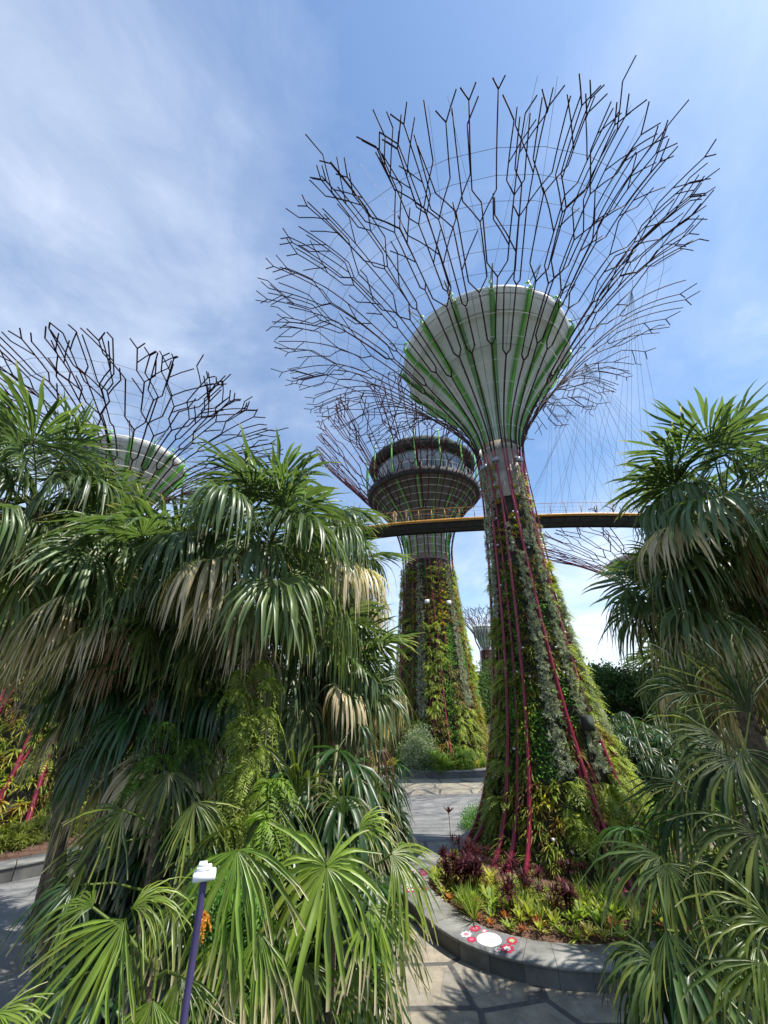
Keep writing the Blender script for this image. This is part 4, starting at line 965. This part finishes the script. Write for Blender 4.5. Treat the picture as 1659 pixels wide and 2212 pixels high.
for th, z, lb in ((-.1, 15.7, 'left small white box on the restaurant trunk'), (.62, 15.6, 'right small white box on the restaurant trunk')):
    p = pos2(th, pr2.at_z(z)); m = MB(); box(m, p, (.5, .4, .42), .1, bev=.03); box(m, p+F_(0, -.22, 0), (.4, .05, .32), .1); tag(m.build('equipment_box', M['white'], None, False, p), lb, 'box', 'white boxes on trunk')

# ------------------------------------------------------------------ murals on the coping
def mural(label, u0, u1, cpx, z):
    c = gnd(*cpx, z); i = int(np.argmin(np.hypot(*(PN-c[:2]).T))); k = len(PN); half = 5
    idx = [(i+j) % k for j in range(-half, half+1)]; W = PN[idx]; Wi = QN[idx]
    def pt(a, b, dz): # a along 0..1, b across 0..1
        x = a*(len(idx)-1); j = min(int(x), len(idx)-2); f = x-j; o = W[j]*(1-f)+W[j+1]*f; q = Wi[j]*(1-f)+Wi[j+1]*f
        return [*(o+(q-o)*(.06+.88*b)), z+dz]
    m = MB(); n = 16
    v = [pt(t/n, s, .004) for t in range(n+1) for s in (0, 1)]; m.add(v, [(2*t, 2*t+2, 2*t+3, 2*t+1) for t in range(n)], (.16, .16, .17))
    def blob(a, b, ra, rb, col, dz, petals=0):
        N_ = 36; vv = [pt(a, b, dz)]
        for q in range(N_):
            t = 2*math.pi*q/N_; rr = 1+(.16*math.cos(petals*t) if petals else 0); vv.append(pt(min(max(a+ra*rr*math.cos(t), 0), 1), min(max(b+rb*rr*math.sin(t), 0), 1), dz))
        m.add(vv, [(0, 1+q, 1+(q+1) % N_, 1+(q+1) % N_) for q in range(N_)], col)
    red = (.36, .018, .05); pink = (.48, .17, .23); wh = (.60, .59, .57)
    blob(.5, .5, .21, .38, wh, .008)
    for a, b, s, c1, c2 in ((.12, .75, .09, red, pink), (.12, .3, .08, wh, pink), (.27, .18, .07, red, (.7, .1, .2)), (.86, .75, .09, red, (.3, .4, .2)), (.84, .3, .1, red, wh), (.72, .14, .05, wh, pink), (.3, .82, .05, pink, wh)):
        blob(a, b, s, s*2.2, c1, .008, 8); blob(a, b, s*.5, s*1.1, c2, .012, 6)
    for t in range(7): blob(.40+.03*t, .45+.1*math.sin(t*1.7), .012, .03, (.30, .30, .33), .012)
    tag(m.build('mural_panel', M['attr']), label, 'mural', 'painted tiles on the planter kerb')
mural('painted tile panel with white oval and red flowers on the front of the planter kerb', 0, 0, (1050, 2040), .4)
mural('painted tile panel half hidden by palm leaves on the left of the kerb', 0, 0, (893, 1905), .4)

# ------------------------------------------------------------------ bed plants around the foreground tree
def inside(p, P):
    x, y = p; c = False; j = len(P)-1
    for i in range(len(P)):
        if (P[i][1] > y) != (P[j][1] > y) and x < (P[j][0]-P[i][0])*(y-P[i][1])/(P[j][1]-P[i][1]+1e-12)+P[i][0]: c = not c
        j = i
    return c
def proto(name, tpls, cols, mat, rg, label, cat, group, var=.25):
    out = []
    for t, c in zip(tpls, cols):
        m = MB(); V, F, I = t; lv = rg.uniform(1-var, 1+var, (I.max()+1, 1)); m.add(V, F, np.clip(np.asarray(c)*lv[I], 0, 1))
        o = m.build(name, mat); tag(o, label, cat, group); out.append([o, False])
    return out
def place(pr_, loc, rz, sc):
    if not pr_[1]: o = pr_[0]; pr_[1] = True
    else: o = pr_[0].copy(); COL.objects.link(o)
    o.location = loc; o.rotation_euler = (0, 0, rz); o.scale = (sc, sc, sc); return o
rg = np.random.default_rng(400)
BR = lambda s: T_strap(22, .42, .036, (.15, 1.25), .22, s)
brom_g = proto('bromeliad', [BR(1), BR(2), BR(3)], [(.32, .36, .06), (.22, .30, .05), (.40, .38, .10)], M['plant'], rg, 'yellow green bromeliad rosette in the planter mulch around the foreground trunk', 'bromeliad', 'green bromeliads in the planter')
brom_o = proto('bromeliad', [BR(4), BR(5)], [(.42, .17, .05), (.36, .13, .06)], M['plant'], rg, 'orange bromeliad rosette near the planter edge', 'bromeliad', 'orange bromeliads in the planter')
brom_r = proto('bromeliad', [BR(6)], [(.25, .07, .05)], M['plant'], rg, 'reddish bromeliad rosette among the green ones in the planter', 'bromeliad', 'reddish bromeliads in the planter')
pts = []
tries = 0
while len(pts) < 190 and tries < 9000:
    tries += 1; p = np.array([rg.uniform(.8, 13), rg.uniform(13, 21)])
    if not inside(p, QN): continue
    dd = np.hypot(*(p-NEAR)); e = np.min(np.hypot(*(QN-p).T))
    if dd < 4.9 or e < .14: continue
    if any(np.hypot(*(p-q[:2])) < (.31 if e < 1.3 else .38) for q in pts): continue
    pts.append(np.array([*p, e]))
for p in pts:
    e = p[2]; u = rg.random()
    kind = brom_o if (e < .7 and u < .26) else brom_r if u > .93 else brom_g
    place(kind[rg.integers(len(kind))], (p[0], p[1], .42), rg.uniform(0, 6.28), (rg.uniform(.65, .95) if kind is brom_o else rg.uniform(.85, 1.45))*(.75 if e < .5 else 1))
# cordylines
def cordyline_tpl(seed, h):
    rg = np.random.default_rng(seed); Vs = []; Fs = []; Is = []; k = 0; ii = 0
    for s in range(5):
        V, F, I = T_strap(18, .34, .024, (-.1, 1.3), .3, seed*10+s); c = np.array([rg.normal(0, .14), rg.normal(0, .14), h*rg.uniform(.45, 1.0)])
        Vs.append(V+c); Fs.append(F+k); Is.append(I+ii); k += len(V); ii += 18
        mb = MB(); tube(mb, [[c[0]*.3, c[1]*.3, 0], c], .012, 4); Vs.append(mb.V[0]); Fs.append(mb.F[0]+k); Is.append(np.full(len(mb.V[0]), ii)); k += len(mb.V[0]); ii += 1
    return np.concatenate(Vs), np.concatenate(Fs), np.concatenate(Is)
cord = proto('cordyline', [cordyline_tpl(s, .75) for s in (1, 2, 3)], [(.060, .014, .022), (.085, .018, .03), (.045, .012, .018)], M['plant'], rg, 'dark purple cordyline clump at the foot of the foreground trunk', 'cordyline', 'purple cordylines in the planter', .5)
for i in range(21):
    if i < 12: u, v = rg.uniform(955, 1040), rg.uniform(1835, 1910)
    elif i < 16: u, v = rg.uniform(1100, 1150), rg.uniform(1895, 1960)
    else: u, v = rg.uniform(1160, 1240), rg.uniform(1880, 1960)
    g = gnd(u, v+25, .45)
    place(cord[i % 3], tuple(g), rg.uniform(0, 6.28), rg.uniform(.75, 1.2))
g = gnd(978, 1880, .45); V, F, I = T_strap(16, .3, .03, (.3, 1.3), .15, 77); m = MB(); top = F_(0, 0, 1.65)
m.add(V+top, F, (.05, .012, .02)); tube(m, [[0, 0, 0], [.02, 0, .8], top], .012, 4, (.12, .08, .05))
o = m.build('cordyline', M['plant']); o.location = tuple(g); tag(o, 'single tall thin stemmed purple cordyline standing above the others', 'cordyline')
# low feathery plants between
feath = proto('feathery_plant', [T_strap(46, .5, .007, (.5, 1.5), .15, 90), T_strap(46, .45, .008, (.5, 1.5), .15, 91)], [(.14, .22, .035), (.18, .24, .04)], M['plant'], rg, 'upright fine leaved green plant among the bromeliads', 'plant', 'fine leaved plants in the planter')
for i in range(16):
    u = rg.choice([1010, 1130, 1175, 1265, 1300])+rg.uniform(-15, 15); g = gnd(u, rg.uniform(1950, 1990), .45); place(feath[i % 2], tuple(g), rg.uniform(0, 6.28), rg.uniform(1., 1.7))

# ------------------------------------------------------------------ beds, shrubs, lower growth
rg = np.random.default_rng(500)
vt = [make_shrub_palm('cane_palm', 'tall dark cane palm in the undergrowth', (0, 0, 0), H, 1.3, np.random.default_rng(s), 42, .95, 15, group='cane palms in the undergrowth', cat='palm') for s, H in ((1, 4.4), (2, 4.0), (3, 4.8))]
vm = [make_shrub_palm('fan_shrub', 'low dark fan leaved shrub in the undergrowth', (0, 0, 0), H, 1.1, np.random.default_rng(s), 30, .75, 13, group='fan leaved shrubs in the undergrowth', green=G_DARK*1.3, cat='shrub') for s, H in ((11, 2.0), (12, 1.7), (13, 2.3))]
used = {}
def put(o, x, y, sc, rz, label=None, group=None, z=0):
    if o.name not in used: c = o; used[o.name] = 1
    else: c = dup(o)
    c.location = (x, y, z); c.rotation_euler = (0, 0, rz); c.scale = (sc, sc, sc)
    if label: c['label'] = label
    if group: c['group'] = group
    return c
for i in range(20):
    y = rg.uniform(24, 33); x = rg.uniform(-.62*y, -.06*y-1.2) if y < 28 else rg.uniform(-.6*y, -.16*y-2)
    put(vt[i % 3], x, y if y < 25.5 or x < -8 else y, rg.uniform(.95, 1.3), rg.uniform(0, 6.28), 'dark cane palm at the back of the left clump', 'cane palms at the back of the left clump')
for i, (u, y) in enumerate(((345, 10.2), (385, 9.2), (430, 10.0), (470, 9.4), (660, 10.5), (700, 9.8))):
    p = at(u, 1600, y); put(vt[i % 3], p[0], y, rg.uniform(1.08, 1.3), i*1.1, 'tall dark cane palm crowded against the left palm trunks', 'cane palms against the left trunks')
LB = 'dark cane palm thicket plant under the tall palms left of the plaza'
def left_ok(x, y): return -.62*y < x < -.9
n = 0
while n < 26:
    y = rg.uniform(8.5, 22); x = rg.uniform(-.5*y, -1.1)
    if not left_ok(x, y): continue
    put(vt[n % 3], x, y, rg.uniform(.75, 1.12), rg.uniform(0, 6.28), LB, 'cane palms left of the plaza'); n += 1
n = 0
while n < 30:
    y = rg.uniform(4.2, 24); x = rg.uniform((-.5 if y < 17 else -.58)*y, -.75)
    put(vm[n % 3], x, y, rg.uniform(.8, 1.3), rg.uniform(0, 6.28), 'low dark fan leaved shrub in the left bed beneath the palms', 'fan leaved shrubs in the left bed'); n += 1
for i, (u, y, sc) in enumerate(((790, 16.5, 1.15), (830, 17.5, .95), (760, 18, 1.1), (700, 19.5, 1.15))):
    p = at(u, 1640, y); put(vt[i % 3], p[0], y, sc, i*1.3, ['dark cane palm with hanging leaves at the corner of the plaza', 'slender dark cane palm nearest the restaurant supertree', 'dark cane palm second from the plaza corner', 'dark cane palm furthest back by the plaza corner'][i])
for i in range(16):
    y = rg.uniform(19, 34); x = rg.uniform(.62*y, .98*y)
    if np.hypot(x-NEAR[0], y-NEAR[1]) < 7.2: x += 5
    put(vt[i % 3], x, y, rg.uniform(.8, 1.15), rg.uniform(0, 6.28), 'dark cane palm in the thicket right of the foreground supertree', 'cane palms right of the foreground supertree')
for i in range(15):
    u = 1275+i*14+rg.uniform(-6, 6); y = 22+(i*7 % 9)+rg.uniform(-.5, .5); p = at(u, 1600, y)
    put(vt[i % 3], p[0], y, rg.uniform(1.0, 1.3), rg.uniform(0, 6.28), 'cane palm in the hedge just behind the foreground trunk on its right', 'cane palms behind the trunk')
for i in range(14):
    y = rg.uniform(4.5, 11); x = rg.uniform(.72*y+.6, 1.05*y+1)
    put(vm[i % 3], x, y, rg.uniform(.8, 1.2), rg.uniform(0, 6.28), 'shaded fan leaved shrub in the right bed by the palms', 'fan leaved shrubs in the right bed')
# leafy shrubs
SH = [T_leaves(16, .16, .045, s, .2) for s in range(5)]
def shrub(label, c, rx, rz_, rg, col, n=260, tpl=SH, cat='shrub', name='shrub', group=None, sc=1.0):
    c = np.asarray(c, float); root = empty(name, c, label, cat, group)
    d = rg.normal(size=(n, 3)); d /= np.linalg.norm(d, axis=1)[:, None]; d[:, 2] = abs(d[:, 2]); q = rg.uniform(.35, 1, n)**.5
    lump = 1+.22*np.sin(d[:, 0]*5+c[0])*np.sin(d[:, 1]*5+c[1]*2)
    pp = c+d*(q*lump)[:, None]*np.array([rx, rx, rz_])
    X, Y, Z = upright(n, rg, .5); m = MB(); scatter(m, tpl, pp, X, Y, Z, sc*rg.uniform(.8, 1.3, n), np.asarray(col)*rg.uniform(.7, 1.3, (n, 1)), rg, .3)
    o = m.build('foliage', M['plant'], root, False, c); local(o, root)
    m = MB()
    for k in range(6):
        e = c+np.array([rg.normal(0, rx*.4), rg.normal(0, rx*.4), rz_*.7]); tube(m, [c, (c+e)/2+F_(0, 0, .1), e], [.03, .02, .01], 5, cap=False)
    o = m.build('stems', M['dark_bark'], root, False, c); local(o, root); return root
STR = [T_strap(16, .38, .018, (.2, 1.5), .5, s+60) for s in range(4)]
g = gnd(897, 1640, .4); shrub('rounded grey green bush at the foot of the restaurant supertree', (g[0], 39.8, .4), 1.5, 3.4, rg, (.22, .27, .19), 420)
g = gnd(945, 1668, .4); shrub('bright green feathery bush in front of the restaurant trunk', (g[0], 39.4, .4), 1.5, 1.5, rg, (.12, .2, .03), 240, STR)
g = gnd(1010, 1668, .4); shrub('green feathery bush right of the bright one by the restaurant trunk', (g[0], 39.8, .4), 1.2, 1.6, rg, (.10, .17, .03), 200, STR)
for i in range(12):
    a = -math.pi/2+(-.8+i*.14); x, y = T2[0]+6.9*math.cos(a), T2[1]+6.9*math.sin(a)
    shrub('low mixed yellow and green plant along the restaurant planter edge', (x, y, .45), .6, .5, rg, [(.30, .27, .05), (.12, .2, .03), (.22, .10, .05), (.16, .22, .05)][i % 4], 40, STR, 'plant', 'bedding_plant', 'bedding plants by the restaurant planter edge')
g = gnd(1030, 1800); shrub('small bright green mound shrub left of the foreground trunk beside the paving', (g[0]+.3, g[1]+.6, .0), .95, 1.0, rg, (.09, .22, .02), 260, [T_leaves(18, .08, .02, 5, .16)])
g = gnd(835, 1770); shrub('dark upright strap leaved shrub at the plaza corner', (g[0]-.3, g[1], 0), .9, 1.7, rg, (.035, .085, .02), 230, STR, sc=1.5)
for i, (u, v) in enumerate(((20, 1830), (75, 1815), (130, 1805), (175, 1790))):
    g = gnd(u, v, .5); shrub('low yellowish green shrub in the far left planter under the red poles', g, .9, .8, rg, (.15, .18, .035), 150, STR, group='shrubs under the red poles')
# ground cover stuff in the beds
def cover(name, poly, z, n, rg, col, tpl, sc=1.0, excl=None):
    poly = np.array(poly); lo, hi = poly.min(0), poly.max(0); pts = []
    while len(pts) < n:
        p = rg.uniform(lo, hi)
        if inside(p, poly): pts.append((*p, z))
    X, Y, Z = upright(n, rg, .25); m = MB(); scatter(m, tpl, np.array(pts), X, Y, Z, sc*rg.uniform(.6, 1.4, n), np.asarray(col)*rg.uniform(.6, 1.4, (n, 1)), rg, .3)
    return tag(m.build(name, M['plant']), None, None, None, 'stuff')
cover('ground_cover', [(-.7, 3.5), (-.55, 12), (-.3, 20), (.1, 26), (-6, 27), (-14, 24.5), (-8.5, 14.2), (-4, 7), (-2, 3.5)], .02, 2600, rg, (.03, .075, .015), STR, 1.1)
cover('fern_cover', [(-3.6, 5.2), (-6.4, 10.4), (-9.6, 15), (-8.0, 16), (-5, 11), (-2.8, 6)], .05, 500, rg, (.05, .13, .02), [T_fern(9, .5, s, False, 8) for s in range(4)], 1.0)
cover('ground_cover', [(5, 3), (9.2, 7.6), (14.6, 11), (17, 17), (17, 24), (30, 30), (34, 18), (20, 4)], .02, 2000, rg, (.025, .06, .014), STR, 1.3)
# far trees
TL_ = [T_leaves(26, .42, .15, s, .55) for s in range(5)]
def tree(label, x, y, H, Rr, rg, col, group=None, n=420):
    root = empty('broadleaf_tree', (x, y, 0), label, 'tree', group); c = np.array([x, y, 0.])
    m = MB(); tube(m, [c, c+F_(.1, 0, H*.3), c+F_(0, .1, H*.6)], [.28, .22, .14], 8, cap=False)
    nb = 7; ends = []
    for k in range(nb):
        a = k*2.4; e = c+F_(math.cos(a)*Rr*.55, math.sin(a)*Rr*.55, H*rg.uniform(.25, .85)); ends.append(e); tube(m, [c+F_(0, 0, H*.35), (c+e)/2+F_(0, 0, H*.22), e], [.14, .09, .04], 6, cap=False)
    o = m.build('trunk', M['dark_bark'], root, True, c); local(o, root)
    pp = []
    for k in range(n):
        e = ends[k % nb] if k % 8 else c+F_(0, 0, H*.8); pp.append(e+rg.normal(0, 1, 3)*np.array([Rr*.28, Rr*.28, H*.11]))
    X, Y, Z = upright(n, rg, .6); mm = MB(); scatter(mm, TL_, np.array(pp), X, Y, Z, rg.uniform(.7, 1.3, n), np.asarray(col)*rg.uniform(.65, 1.35, (n, 1)), rg, .3)
    o = mm.build('crown', M['far_leaf'], root, False, c); local(o, root)
for i, (u, y, H, Rr) in enumerate(((700, 75, 10, 5), (760, 66, 9, 4.5), (815, 72, 10, 4.5), (855, 64, 9.5, 4), (1015, 74, 10.5, 4.5), (1040, 80, 11, 4.5), (1265, 70, 10, 5), (1300, 80, 11.5, 6), (1345, 62, 9, 5), (1240, 90, 12, 5), (1400, 66, 9, 5), (1480, 70, 10, 6), (560, 62, 9, 5), (450, 70, 10, 6), (330, 66, 10, 6), (900, 95, 10, 6), (1000, 100, 11, 6), (200, 72, 11, 6), (1560, 75, 11, 6))):
    p = at(u, 1500, y); tree('green broadleaf tree on the distant skyline', p[0], y, H*rg.uniform(.9, 1.08), Rr, rg, [(.05, .10, .022), (.065, .115, .03), (.04, .08, .022)][i % 3], 'trees on the distant skyline')
